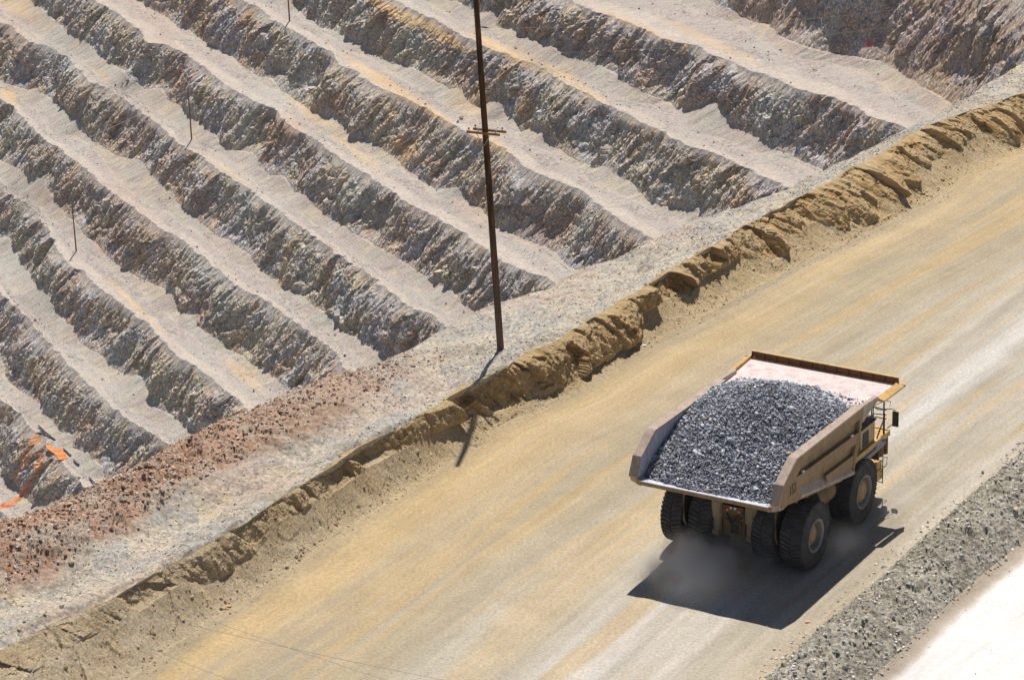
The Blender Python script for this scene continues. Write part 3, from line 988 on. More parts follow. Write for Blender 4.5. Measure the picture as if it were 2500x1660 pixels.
def M_shoulder():
    m = NT('shoulder_gravel', rough=0.95, spec=0.1)
    co = m.obj()
    rub = m.attr('rub').outputs['Fac']
    a = m.noise(co, 0.16, 6, 0.65, 0.9)
    base = m.ramp(a, [(0.28, (0.30, 0.285, 0.26)), (0.40, (0.43, 0.38, 0.31)), (0.48, (0.50, 0.43, 0.33)), (0.55, (0.39, 0.365, 0.33)), (0.64, (0.45, 0.385, 0.29)), (0.78, (0.55, 0.45, 0.31))])
    yel = m.ramp(m.noise(co, 0.28, 5, 0.65, 1), [(0.57, 0), (0.68, 0.7)])
    base = m.mix(yel, base, (0.60, 0.49, 0.31))
    pk = m.ramp(m.noise(co, 0.11, 4, 0.6, 0.5), [(0.47, 0), (0.60, 0.6)])
    base = m.mix(pk, base, (0.47, 0.35, 0.27))
    st_ = m.ramp(m.voro(co, 6.5, 'Color'), [(0, 0.45), (0.35, 0.8), (0.7, 1.05), (0.92, 1.25), (1, 1.5)])
    sm = m.ramp(m.noise(co, 0.5, 5, 0.7, 0.4), [(0.36, 0.35), (0.55, 1)])
    base = m.mix(sm, base, m.mix(1, base, st_, 'MULTIPLY'))
    dk = m.ramp(m.noise(co, 0.33, 6, 0.75, 0.6), [(0.36, 0.62), (0.47, 1.0)])
    base = m.mix(1, base, dk, 'MULTIPLY')
    fi = m.ramp(m.noise(co, 7, 4, 0.78), [(0.3, 0.72), (0.5, 1), (0.7, 1.22)])
    base = m.mix(1, base, fi, 'MULTIPLY')
    rc = m.ramp(m.voro(co, 4.2, 'Color'), [(0, (0.17, 0.09, 0.06)), (0.3, (0.37, 0.21, 0.13)), (0.55, (0.43, 0.27, 0.18)), (0.75, (0.33, 0.24, 0.18)), (0.9, (0.50, 0.35, 0.25)), (1, (0.62, 0.49, 0.38))])
    rc = m.mix(m.ramp(m.noise(co, 0.3, 4, 0.6, 0.5), [(0.48, 0), (0.62, 0.75)]), rc, (0.42, 0.37, 0.30))
    rc = m.mix(1, rc, m.ramp(m.noise(co, 6, 4, 0.75), [(0.3, 0.55), (0.7, 1.35)]), 'MULTIPLY')
    base = m.mix(rub, base, rc)
    h = m.mix(0.5, m.noise(co, 4, 6, 0.8), m.voro(co, 3.4, 'Distance'))
    return m.fin(base, m.bump(h, 0.55, 0.16))


def M_berm():
    m = NT('berm_earth', rough=0.95, spec=0.1)
    co = m.obj()
    cut = m.attr('cut').outputs['Fac']
    t_ = m.attr('ruv').outputs['Vector']
    a = m.noise(co, 0.4, 5, 0.65, 0.6)
    ap = m.ramp(a, [(0.3, (0.48, 0.35, 0.19)), (0.5, (0.55, 0.42, 0.245)), (0.7, (0.60, 0.485, 0.32))])
    ap = m.mix(1, ap, m.ramp(m.noise(co, 7, 5, 0.85), [(0.3, 0.42), (0.45, 0.85), (0.55, 1.05), (0.7, 1.6)]), 'MULTIPLY')
    cu = m.ramp(m.noise(t_, 0.8, 6, 0.7, 0.5, (1.2, 0.7, 1)), [(0.34, (0.20, 0.115, 0.04)), (0.43, (0.42, 0.27, 0.115)), (0.51, (0.60, 0.42, 0.215)), (0.60, (0.50, 0.36, 0.19)), (0.72, (0.68, 0.53, 0.33))])
    cu = m.mix(1, cu, m.ramp(m.noise(t_, 3.0, 5, 0.8, 0, (1.8, 0.5, 1)), [(0.3, 0.55), (0.5, 1), (0.7, 1.3)]), 'MULTIPLY')
    ft = m.attr('foot').outputs['Fac']
    fo_ = m.ramp(m.math('ADD', ft, m.math('MULTIPLY', m.math('SUBTRACT', m.noise(co, 0.6, 4, 0.7), 0.5), 0.9)), [(0.45, 0), (0.95, 1)])
    ap = m.mix(fo_, ap, m.mix(1, (0.57, 0.44, 0.265), m.ramp(m.noise(co, 6, 5, 0.85), [(0.28, 0.6), (0.55, 1.04), (0.72, 1.35)]), 'MULTIPLY'))
    c = m.mix(cut, ap, cu)
    c = m.mix(1, c, (1.08, 1.06, 1.04), 'MULTIPLY')
    left = m.ramp(m.sep(t_)[2], [(0.0, 0.7), (1.0, 0.0)])
    c = m.mix(left, c, m.mix(1, c, (0.98, 1.04, 1.22), 'MULTIPLY'))
    h = m.noise(t_, 2.4, 7, 0.8, 0.2, (1.5, 0.6, 1))
    h2 = m.noise(co, 8, 4, 0.8)
    return m.fin(c, m.bump(h2, 0.6, 0.07, m.bump(h, 0.8, 0.35)))


def M_road():
    m = NT('road_dirt', rough=0.93, spec=0.12)
    co = m.obj()
    r = m.attr('ruv').outputs['Vector']
    s = m.sep(r)
    v = s[2]                                   # 0 at the berm, 1 at the windrow
    vw = m.math('ADD', v, m.math('MULTIPLY', m.math('SUBTRACT', m.noise(r, 1.0, 3, 0.5, 0, (0.03, 0.12, 0)), 0.5), 0.10))
    base = m.ramp(vw, [(0.0, (0.45, 0.35, 0.21)), (0.025, (0.47, 0.355, 0.20)), (0.06, (0.60, 0.44, 0.23)), (0.10, (0.53, 0.395, 0.22)), (0.17, (0.50, 0.39, 0.235)), (0.26, (0.455, 0.375, 0.255)), (0.34, (0.48, 0.385, 0.245)), (0.42, (0.45, 0.385, 0.275)), (0.48, (0.51, 0.44, 0.325)), (0.53, (0.54, 0.425, 0.265)), (0.59, (0.47, 0.41, 0.31)), (0.66, (0.58, 0.53, 0.45)), (0.71, (0.66, 0.61, 0.54)), (0.77, (0.55, 0.50, 0.415)), (0.83, (0.58, 0.52, 0.425)), (0.91, (0.51, 0.44, 0.33)), (1.0, (0.46, 0.38, 0.27))])
    a = m.noise(r, 1.0, 4, 0.5, 0.3, (0.03, 0.42, 0))
    lowr = m.ramp(v, [(0.35, 0.25), (0.6, 1.0)])
    base = m.mix(m.mix(1, m.ramp(a, [(0.45, 0), (0.66, 0.75)]), lowr, 'MULTIPLY'), base, (0.62, 0.56, 0.47))
    b = m.noise(r, 1.0, 4, 0.52, 0.25, (0.035, 0.55, 3))
    base = m.mix(m.ramp(b, [(0.45, 0), (0.66, 0.7)]), base, (0.37, 0.315, 0.225))
    c = m.noise(r, 1.0, 4, 0.5, 0.2, (0.03, 0.42, 9))
    base = m.mix(m.ramp(c, [(0.50, 0), (0.62, 0.55)]), base, (0.58, 0.41, 0.20))
    thin = m.ramp(m.noise(r, 1.0, 5, 0.7, 0.1, (0.15, 3.0, 5)), [(0.3, 0.92), (0.5, 1.0), (0.7, 1.07)])
    base = m.mix(1, base, thin, 'MULTIPLY')
    mot = m.ramp(m.noise(co, 0.35, 5, 0.65, 0.3), [(0.3, 0.91), (0.7, 1.08)])
    base = m.mix(1, base, mot, 'MULTIPLY')
    gr_ = m.ramp(m.noise(co, 6.0, 5, 0.85), [(0.28, 0.5), (0.42, 0.86), (0.55, 1.04), (0.72, 1.42)])
    base = m.mix(1, base, gr_, 'MULTIPLY')
    base = m.mix(1, base, (0.85, 0.845, 0.85), 'MULTIPLY')
    # faint cross ribs of tyre prints inside some bands
    w = m.n('ShaderNodeTexWave', wave_type='BANDS', bands_direction='X')
    w.inputs['Scale'].default_value = 1.5
    w.inputs['Distortion'].default_value = 1.2
    m.l(r, w.inputs['Vector'])
    tr = m.ramp(m.noise(r, 1.0, 3, 0.5, 0, (0.02, 0.9, 15)), [(0.57, 0), (0.66, 0.2)])
    base = m.mix(m.mix(1, tr, w.outputs[0], 'MULTIPLY'), base, (0.66, 0.60, 0.50))
    h = m.noise(co, 6, 5, 0.85)
    return m.fin(base, m.bump(a, 0.4, 0.15, m.bump(h, 0.45, 0.07)))


def M_windrow():
    m = NT('windrow_gravel', rough=0.95, spec=0.12)
    co = m.obj()
    c = m.ramp(m.noise(co, 0.5, 5, 0.65, 0.5), [(0.3, (0.25, 0.22, 0.165)), (0.5, (0.34, 0.305, 0.24)), (0.7, (0.43, 0.39, 0.32))])
    c = m.mix(1, c, m.ramp(m.voro(co, 5.5, 'Color'), [(0, 0.6), (0.5, 0.95), (1, 1.35)]), 'MULTIPLY')
    c = m.mix(1, c, m.ramp(m.noise(co, 9, 3, 0.7), [(0.3, 0.65), (0.7, 1.3)]), 'MULTIPLY')
    h = m.mix(0.5, m.noise(co, 4, 6, 0.75), m.voro(co, 4.5, 'Distance'))
    return m.fin(c, m.bump(h, 0.7, 0.2))


def M_pale():
    m = NT('pale_clay', rough=0.9, spec=0.2)
    co = m.obj()
    r = m.attr('ruv').outputs['Vector']
    d = m.sep(r)[2]
    c = m.ramp(m.noise(r, 0.5, 5, 0.6, 0.6, (0.15, 1, 1)), [(0.3, (0.55, 0.50, 0.46)), (0.5, (0.72, 0.675, 0.635)), (0.7, (0.60, 0.56, 0.53))])
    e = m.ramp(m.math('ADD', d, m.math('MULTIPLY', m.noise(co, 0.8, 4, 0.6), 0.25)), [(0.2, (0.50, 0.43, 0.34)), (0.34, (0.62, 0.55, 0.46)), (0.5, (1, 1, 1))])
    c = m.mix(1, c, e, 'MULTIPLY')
    c = m.mix(1, c, m.ramp(m.noise(co, 5, 5, 0.8), [(0.3, 0.86), (0.6, 1.05)]), 'MULTIPLY')
    tr = m.ramp(m.noise(co, 1.2, 2, 0.5, 2.5), [(0.485, 0), (0.5, 0.5), (0.515, 0)])
    c = m.mix(tr, c, (0.55, 0.48, 0.42))
    return m.fin(c, m.bump(m.noise(co, 3, 5, 0.7), 0.2, 0.08))


MS, MBm, MR, MWn, MPl = M_shoulder(), M_berm(), M_road(), M_windrow(), M_pale()


def ruv(t, x, c): return np.stack([np.broadcast_to(t, x.shape), x, np.broadcast_to(c, x.shape)], -1)


leftness = sstep(105, 135, TT)[:, None]
o = grid_mesh('outer_slope', world(n0_, z0), MS, dict(rub=np.broadcast_to(rubw[:, None], n0_.shape).copy()), flip=True)
tag(o, kind='structure')
o = grid_mesh('shoulder_ground', world(n1, z1), MS, dict(rub=rub_attr), flip=True)
tag(o, kind='structure')
o = grid_mesh('earth_berm', world(n2b, z2), MBm, dict(cut=cut_attr, foot=np.where(g_[None] >= NCUT, qa, 0.0), ruv=ruv(sd, xs + qa * 1.5, leftness)), flip=True, smooth=False)
tag(o, kind='structure')
o = grid_mesh('haul_road', world(n3, z3), MR, dict(ruv=ruv(t3, n3 - 0.5 * (nF + nWi)[:, None] * 0 - nF[:, None] * (1 - f3) - nWi[:, None] * f3 + d3 * 23.0 / w3, f3)), flip=True)
tag(o, kind='structure')
o = grid_mesh('gravel_windrow', world(n4, z4), MWn, {}, flip=True)
tag(o, kind='structure')
o = grid_mesh('pale_bank', world(n5, z5), MPl, dict(ruv=ruv(t5, n5, np.clip(d5 / 3.0, 0, 1))), flip=True)
tag(o, kind='structure')


def ground(t, n):
    """height of the near ground at (t,n)"""
    i = np.clip(np.searchsorted(TT, t), 0, NTt - 1)
    for nn, zz in ((n0_, z0), (n1, z1), (n2, z2), (n3, z3), (n4, z4), (n5, z5)):
        if n <= nn[i, -1]:
            return float(np.interp(n, nn[i], zz[i]))
    return float(z5[i, -1])


def ground_px(px, z=1.0):
    for _ in range(6):
        p = atz(np.array(px, float), np.array(z))
        z = ground(p @ DT, p @ DV)
    return np.array([p[0], p[1], z])

#@@PART2
# =================================================================== SIMPLE SURFACE MATERIALS
def paint(name, col, dust=(0.34, 0.27, 0.19), amt=0.5, rough=0.6, scale=1.5, metal=0.0, chips=None):
    m = NT(name, rough=rough, spec=0.3, metal=metal)
    co = m.obj()
    f = m.ramp(m.noise(co, scale, 5, 0.65, 0.3), [(0.3, max(amt - 0.3, 0)), (0.7, min(amt + 0.3, 1))])
    c = m.mix(f, col, dust)
    c = m.mix(1, c, m.ramp(m.noise(co, 7, 4, 0.7, 0, (1, 1, 0.35)), [(0.3, 0.78), (0.7, 1.15)]), 'MULTIPLY')
    c = m.mix(1, c, m.ramp(m.noise(co, 1.1, 5, 0.7, 0.4, (1.6, 1.6, 0.25)), [(0.33, 0.72), (0.5, 1.0), (0.68, 1.16)]), 'MULTIPLY')
    sc = m.ramp(m.noise(co, 2.2, 6, 0.8, 1.5, (0.5, 1, 2.2)), [(0.64, 0), (0.70, 0.45)])
    c = m.mix(sc, c, m.mix(1, c, (1.5, 1.45, 1.4), 'MULTIPLY'))
    if chips:
        c = m.mix(m.ramp(m.noise(co, 5, 5, 0.7), [(0.58, 0), (0.66, 0.8)]), c, chips)
    return m.fin(c, m.bump(m.noise(co, 12, 3, 0.6), 0.12, 0.02))


M_BODY = paint('dusty_tan_paint', (0.31, 0.19, 0.075), (0.24, 0.165, 0.095), 0.5, chips=(0.19, 0.125, 0.07))
M_BODYD = paint('recess_paint', (0.30, 0.20, 0.09), (0.27, 0.20, 0.125), 0.5)
M_RAIL = paint('worn_rail_steel', (0.44, 0.32, 0.25), (0.38, 0.29, 0.22), 0.5, 0.5, 3.0, chips=(0.33, 0.24, 0.21))
M_INNER = paint('polished_tray_steel', (0.50, 0.50, 0.60), (0.55, 0.52, 0.56), 0.4, 0.42, 2.0, metal=0.3)
M_PINK = paint('dusty_canopy_plate', (0.70, 0.53, 0.50), (0.66, 0.54, 0.50), 0.5, 0.75, 0.8, chips=(0.60, 0.45, 0.42))
M_YEL = paint('yellow_paint', (0.66, 0.38, 0.09), (0.52, 0.38, 0.21), 0.45, 0.55)
M_CHAS = paint('oily_chassis', (0.15, 0.09, 0.04), (0.17, 0.115, 0.06), 0.4, 0.7, 2.5, chips=(0.06, 0.045, 0.03))
M_DARK = paint('black_steel', (0.03, 0.03, 0.035), (0.10, 0.09, 0.08), 0.2, 0.6)
M_GREY = paint('grey_step_plate', (0.20, 0.20, 0.24), (0.27, 0.25, 0.24), 0.4, 0.5)
M_RIM = paint('rim_paint', (0.42, 0.25, 0.09), (0.36, 0.27, 0.17), 0.45, 0.55, 3.0)
M_RIMG = paint('rim_flange', (0.27, 0.25, 0.24), (0.33, 0.29, 0.25), 0.5, 0.5, 3.0)


def M_tyre():
    m = NT('tyre_rubber', rough=0.85, spec=0.2)
    co = m.obj()
    f = m.ramp(m.noise(co, 2.2, 5, 0.65, 0.4), [(0.35, 0.15), (0.7, 0.75)])
    c = m.mix(f, (0.03, 0.03, 0.034), (0.12, 0.11, 0.10))
    return m.fin(c, m.bump(m.noise(co, 14, 4, 0.6), 0.2, 0.02))


M_TYRE = M_tyre()


def emit_free(name, col, rough=0.3):
    m = NT(name, rough=rough, spec=0.5)
    return m.fin(col)


M_RED = emit_free('red_lens', (0.45, 0.05, 0.02))
M_ORG = emit_free('amber_lens', (0.75, 0.22, 0.06))
M_WHT = emit_free('lens_light_spot_white', (0.75, 0.75, 0.7))


def M_ore():
    m = NT('ore_rock', rough=0.75, spec=0.35)
    co = m.obj()
    r = m.attr('rnd').outputs['Fac']
    c = m.ramp(r, [(0, (0.08, 0.085, 0.10)), (0.3, (0.21, 0.22, 0.25)), (0.6, (0.42, 0.43, 0.47)), (0.85, (0.62, 0.63, 0.66)), (0.97, (0.72, 0.72, 0.72)), (0.978, (0.40, 0.33, 0.23)), (1, (0.46, 0.38, 0.28))])
    c = m.mix(1, c, m.ramp(m.noise(co, 5, 4, 0.7), [(0.3, 0.7), (0.7, 1.25)]), 'MULTIPLY')
    return m.fin(c, m.bump(m.noise(co, 9, 4, 0.7), 0.3, 0.03))


def M_stone(name, a, b, c_, sc=1.5):
    m = NT(name, rough=0.9, spec=0.2)
    co = m.obj()
    r = m.attr('rnd').outputs['Fac']
    c = m.ramp(r, [(0, a), (0.5, b), (1, c_)])
    c = m.mix(1, c, m.ramp(m.noise(co, sc, 5, 0.7), [(0.3, 0.65), (0.7, 1.3)]), 'MULTIPLY')
    return m.fin(c, m.bump(m.noise(co, sc * 3, 4, 0.7), 0.4, 0.1))


M_ORE = M_ore()

# =================================================================== HAUL TRUCK  (local: x forward, y left, z up)
HD = math.radians(30.67)
TO = (11.3, 148.57, 0.03)
truck = empty('haul_truck', TO)
truck.rotation_euler = (0, 0, math.pi / 2 - HD)
tag(truck, 'huge dusty tan mining dump truck driving up the haul road with a heaped load', 'dump truck')
TM_ = Matrix.Translation(TO) @ Matrix.Rotation(math.pi / 2 - HD, 4, 'Z')

# ---- dump body: floor, front wall, side plates
b = MB()
Y0, Y1 = 3.62, 3.80
floor = [(-4.55, 4.92), (3.4, 3.45), (5.0, 6.50), (5.12, 6.40), (3.5, 3.22), (-4.50, 4.68)]
b.prism(floor, -3.62, 3.62)
outl = [(-4.45, 5.02), (-4.04, 5.92), (-2.6, 6.74), (4.9, 6.67), (4.86, 5.93), (4.55, 4.7), (3.99, 3.56), (-2.13, 4.68), (-4.2, 4.80)]
for s in (-1, 1): b.prism(outl, s * Y0, s * Y1)
# under-floor cross members and belly
for x in (-3.4, -2.2, -1.0, 0.2, 1.4, 2.6):
    zt = 4.92 - (x + 4.55) * 0.185 - 0.26
    b.box(x - 0.10, x + 0.10, -3.3, 3.3, zt - 0.24, zt)
for s in (-1, 1): b.prism([(-2.4, 4.3), (3.2, 3.3), (3.2, 2.9), (0.0, 3.0), (-1.6, 3.6)], s * 0.55, s * 0.85)
body = b.build('dump_body', M_BODY, truck, bevel=0.02)
# tapering chamfer strips at the tail
for s in (-1, 1):
    b = MB()
    b.add([(-4.56, s * 3.42, 4.935), (-4.47, s * 4.02, 5.12), (-3.9, s * 4.0, 5.1), (-3.9, s * 3.42, 4.85), (-4.52, s * 3.42, 4.66), (-4.42, s * 4.0, 4.80), (-3.9, s * 4.0, 4.7), (-3.9, s * 3.42, 4.6)],
          [(0, 1, 2, 3), (4, 7, 6, 5), (0, 4, 5, 1), (1, 5, 6, 2), (2, 6, 7, 3), (3, 7, 4, 0)])
    b.build('tail_corner', M_RAIL, body)
b = MB().add([(-4.57, -3.44, 4.945), (-4.57, 3.44, 4.945), (-3.4, 3.6, 4.735), (-3.4, -3.6, 4.735), (-4.57, -3.44, 4.90), (-4.57, 3.44, 4.90)], [(0, 3, 2, 1), (0, 1, 5, 4)])
b.build('tail_plate', paint('sunlit_tail_steel', (0.66, 0.66, 0.76), (0.62, 0.60, 0.66), 0.4, 0.4), body)  # worn steel painted paler, the sun's reflection put into the colour
for s in (-1, 1):
    y = s * 3.612
    b = MB()
    b.add([(-4.44, y, 5.0), (-4.03, y, 5.9), (-2.6, y, 6.73), (4.7, y, 6.66), (3.4, y, 3.6), (-4.4, y, 4.93)], [(0, 1, 2, 3, 4, 5)])
    b.build('inner_side_plate', M_INNER, body)
# outer ribs of the side panels
for s in (-1, 1):
    b = MB()
    ya, yb = s * 3.80, s * 4.02
    b.prism([(-2.6, 6.74), (4.9, 6.67), (4.86, 6.30), (4.62, 6.18), (-1.72, 6.45)], ya, yb)
    b.prism([(-4.45, 5.02), (-4.04, 5.92), (-2.6, 6.74), (-1.72, 6.45), (-2.62, 5.85), (-2.3, 5.18), (-2.13, 4.70), (-4.2, 4.80)], ya, yb)
    b.prism([(-2.62, 5.85), (4.53, 5.55), (4.36, 4.99), (4.1, 5.04), (-0.52, 5.27), (-2.3, 5.18)], ya, yb)
    b.prism([(4.62, 6.18), (4.86, 6.30), (4.86, 5.93), (4.55, 4.7), (3.99, 3.60), (3.9, 3.66), (4.01, 4.51), (4.18, 5.02), (4.36, 4.99), (4.53, 5.55)], ya, yb)
    b.prism([(0.87, 4.36), (0.80, 4.62), (4.01, 4.51), (3.93, 3.9), (0.95, 4.14)], ya, s * 3.99)
    b.build('side_rib', M_BODY, body, bevel=0.015)
    b = MB()
    b.prism([(-2.13, 4.72), (-2.13, 4.60), (3.99, 3.48), (4.03, 3.62)], s * 3.80, s * 4.06)
    b.add([(-2.13, s * 4.06, 4.72), (4.0, s * 4.06, 3.62), (3.98, s * 3.80, 3.92), (-2.13, s * 3.80, 5.02)], [(0, 1, 2, 3)])
    b.build('lower_ledge', M_RAIL, body)
    # little drain slots, their light spots put into the white colour
    for (x, z) in ((-1.82, 5.86), (3.75, 5.63)):
        b = MB()
        b.box(x - 0.09, x + 0.09, s * 3.92, s * 4.035, z - 0.03, z + 0.045)
        b.build('slot_light_spot', M_WHT, body)
    # rail cap along the top edge
    cap = [(-4.50, 5.00), (-4.08, 5.93), (-2.62, 6.76), (4.92, 6.69), (5.0, 6.2)]
    b = MB()
    top = [(-4.56, 5.06), (-4.12, 6.0), (-2.63, 6.86), (4.95, 6.79), (5.08, 6.25)]
    for i in range(4):
        (xa, za), (xb, zb_) = cap[i], cap[i + 1]
        (xc, zc_), (xd, zd) = top[i], top[i + 1]
        y0_, y1_ = s * 3.56, s * 4.05
        b.add([(xa, y0_, za), (xb, y0_, zb_), (xb, y1_, zb_), (xa, y1_, za), (xc, y0_, zc_), (xd, y0_, zd), (xd, y1_, zd), (xc, y1_, zc_)],
              [(0, 3, 2, 1), (4, 5, 6, 7), (0, 1, 5, 4), (2, 3, 7, 6), (0, 4, 7, 3), (1, 2, 6, 5)])
    b.build('top_rail', M_RAIL, body, bevel=0.02)
# canopy over cab
b = MB()
b.add([(4.95, -3.75, 6.50), (8.9, -4.05, 6.50), (8.9, 4.05, 6.50), (4.95, 3.75, 6.50), (4.95, -3.75, 6.36), (8.9, -4.05, 6.38), (8.9, 4.05, 6.38), (4.95, 3.75, 6.36)],
      [(0, 1, 2, 3), (7, 6, 5, 4), (0, 4, 5, 1), (1, 5, 6, 2), (2, 6, 7, 3), (3, 7, 4, 0)])
can = b.build('canopy', M_PINK, truck)
for s in (-1, 1):
    b = MB()
    b.prism([(4.9, 6.70), (6.6, 6.66), (6.75, 6.40), (5.9, 6.22), (5.05, 5.90), (4.9, 5.9)], s * 3.80, s * 4.02)
    b.add([(4.95, s * 3.78, 6.79), (4.95, s * 4.04, 6.79), (6.7, s * 4.06, 6.68), (6.7, s * 3.82, 6.68), (4.95, s * 3.78, 6.5), (4.95, s * 4.04, 6.5), (6.7, s * 4.06, 6.42), (6.7, s * 3.82, 6.42)],
          [(0, 1, 2, 3), (7, 6, 5, 4), (0, 4, 5, 1), (1, 5, 6, 2), (2, 6, 7, 3), (3, 7, 4, 0)])
    b.build('canopy_neck', M_RAIL, can, bevel=0.02)
for s in (-1, 1):
    b = MB()
    b.add([(6.62, s * 3.98, 6.64), (8.95, s * 4.08, 6.66), (8.98, s * 4.46, 6.50), (6.75, s * 4.36, 6.46), (6.62, s * 3.98, 6.44), (8.95, s * 4.08, 6.46), (8.98, s * 4.46, 6.40), (6.75, s * 4.36, 6.37)],
          [(0, 1, 2, 3), (7, 6, 5, 4), (0, 4, 5, 1), (1, 5, 6, 2), (2, 6, 7, 3), (3, 7, 4, 0)])
    b.add([(8.98, s * 3.9, 6.62), (9.55, s * 4.3, 6.40), (9.0, s * 4.5, 6.55), (8.98, s * 3.9, 6.5), (9.55, s * 4.3, 6.33), (9.0, s * 4.5, 6.42)], [(0, 1, 2), (3, 5, 4), (0, 3, 4, 1), (1, 4, 5, 2), (2, 5, 3, 0)])
    b.build('canopy_edge_plate', M_YEL, can, bevel=0.015)
b = MB()
b.box(9.02, 9.08, -4.12, 4.12, 6.40, 6.86)
b.box(8.93, 9.09, -4.14, 4.14, 6.862, 6.90)
for i in range(13):
    y = -4.05 + i * 8.1 / 12
    pass
b.build('canopy_front_lip', M_YEL, can, bevel=0.01)
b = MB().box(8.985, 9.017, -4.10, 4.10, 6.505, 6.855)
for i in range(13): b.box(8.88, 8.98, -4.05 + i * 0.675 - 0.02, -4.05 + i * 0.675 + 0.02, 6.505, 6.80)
b.build('lip_shade_face', paint('lip_shade_brown', (0.20, 0.075, 0.02), (0.12, 0.06, 0.03), 0.5), can)  # rear face and ribs of the lip, their shade put into dark brown

# fleet number, welded on the right rear quarter
fc_ = bpy.data.curves.new('fleet_number', 'FONT')
fc_.body = '153'
fc_.size = 0.72
fc_.extrude = 0.012
fo = bpy.data.objects.new('tmp_text', fc_)
COL.objects.link(fo)
bpy.context.view_layer.update()
me = bpy.data.meshes.new_from_object(fo.evaluated_get(bpy.context.evaluated_depsgraph_get()))
bpy.data.objects.remove(fo)
me.name = 'fleet_number'
nm_o = bpy.data.objects.new('fleet_number', me)
COL.objects.link(nm_o)
me.materials.clear()
me.materials.append(paint('number_paint', (0.13, 0.08, 0.045), (0.22, 0.15, 0.09), 0.35))
nm_o.parent = body
nm_o.matrix_basis = Matrix.Translation((-3.42, -4.036, 5.16)) @ Matrix.Rotation(math.pi / 2, 4, 'X') @ Matrix.Diagonal((0.72, 1.0, 1, 1))


# ---- wheels
RT_, TWD = 1.72, 1.22


def tyre_mesh(side):
    """axis along y, outer face towards side*y, centred on the tyre's mid plane"""
    b = MB()
    h = TWD / 2
    prof = [(0.80, h * 0.80), (0.86, h * 0.93), (1.05, h * 1.0), (1.30, h * 1.0), (1.46, h * 0.96), (1.52, h * 0.975), (1.60, h * 0.90), (1.64, h * 0.7), (1.655, 0.0)]
    prof = prof + [(r, -y) for r, y in prof[-2::-1]]
    b.lathe(prof, 72)
    N = 46
    for i in range(N):
        for s in (-1, 1):
            a0 = 2 * math.pi * (i + (0.5 if s < 0 else 0)) / N
            da = 2 * math.pi / N
            # slanted lug from shoulder to centre
            vs = []
            for (yy, r, sh, wd) in ((h * 0.99, 1.50, 0.0, 0.64), (h * 0.93, 1.685, 0.0, 0.64), (h * 0.62, 1.715, 0.12, 0.66), (h * 0.30, 1.72, 0.42, 0.70), (h * 0.04, 1.72, 0.75, 0.72)):
                for e in (-0.5, 0.5):
                    t = a0 + da * (sh + e * wd) * 1.0
                    vs.append((r * math.cos(t), s * yy, r * math.sin(t)))
            base = len(vs)
            for (yy, r, sh, wd) in ((h * 0.99, 1.50, 0.0, 0.64), (h * 0.93, 1.60, 0.0, 0.64), (h * 0.62, 1.63, 0.12, 0.66), (h * 0.30, 1.64, 0.42, 0.70), (h * 0.04, 1.64, 0.75, 0.72)):
                for e in (-0.5, 0.5):
                    t = a0 + da * (sh + e * wd)
                    vs.append((r * math.cos(t), s * yy * 0.995, r * math.sin(t)))
            fs = []
            for k in range(4):
                fs.append((2 * k, 2 * k + 1, 2 * k + 3, 2 * k + 2))
                fs.append((2 * k, 2 * k + 2, base + 2 * k + 2, base + 2 * k))
                fs.append((2 * k + 1, base + 2 * k + 1, base + 2 * k + 3, 2 * k + 3))
            fs.append((8, 9, base + 9, base + 8))
            b.add(vs, fs)
    return b


def front_rim(s):
    h = TWD / 2
    b = MB().lathe([(0.86, s * h * 0.86), (0.88, s * h * 1.02), (0.82, s * h * 1.04), (0.74, s * h * 0.86), (0.70, s * h * 0.45), (0.0, s * h * 0.42)], 40)
    return b


def hub_front(s):
    h = TWD / 2
    b = MB().lathe([(0.70, s * h * 0.40), (0.58, s * h * 0.60), (0.56, s * h * 0.78), (0.50, s * h * 0.86), (0.0, s * h * 0.88)], 32)
    for i in range(16):
        t = 2 * math.pi * i / 16
        b.lathe([(0.0, s * h * 0.93), (0.028, s * h * 0.92), (0.03, s * h * 0.85)], 6, (0.44 * math.cos(t), 0, 0.44 * math.sin(t)))
    return b


def rear_rim(s):
    h = TWD / 2
    return MB().lathe([(0.84, s * h * 0.84), (0.86, s * h * 1.0), (0.80, s * h * 1.02), (0.74, s * h * 0.92), (0.68, s * h * 0.25), (0.50, s * h * 0.12), (0.49, s * h * 0.1)], 40)


def hub_rear(s):
    h = TWD / 2
    b = MB().lathe([(0.52, s * h * 0.05), (0.51, s * h * 0.60), (0.46, s * h * 0.66), (0.34, s * h * 0.68), (0.31, s * h * 0.74), (0.15, s * h * 0.76), (0.0, s * h * 0.76)], 32)
    for i in range(20):
        t = 2 * math.pi * i / 20
        b.lathe([(0.0, s * h * 0.735), (0.022, s * h * 0.73), (0.025, s * h * 0.66)], 6, (0.40 * math.cos(t), 0, 0.40 * math.sin(t)))
    return b


protoT = {}


def wheel(x, y, side, kind, rot):
    w = empty('wheel', (x, y, RT_), truck)
    if side not in protoT:
        o = tyre_mesh(side).build('tyre', M_TYRE, w, smooth=True, auto=32)
        protoT[side] = o.data
    else:
        o = bpy.data.objects.new('tyre', protoT[side])
        COL.objects.link(o)
        o.parent = w
    o.rotation_euler = (0, rot, 0)
    if kind == 'front':
        front_rim(side).build('rim', M_RIMG, w, smooth=True, auto=35)
        hub_front(side).build('hub', M_RIM, w, smooth=True, auto=35)
    elif kind == 'rear':
        rear_rim(side).build('rim', M_RIMG, w, smooth=True, auto=35)
        hub_rear(side).build('hub', M_RIM, w, smooth=True, auto=35)
    else:
        rear_rim(side).build('rim', M_CHAS, w, smooth=True, auto=35)
    return w


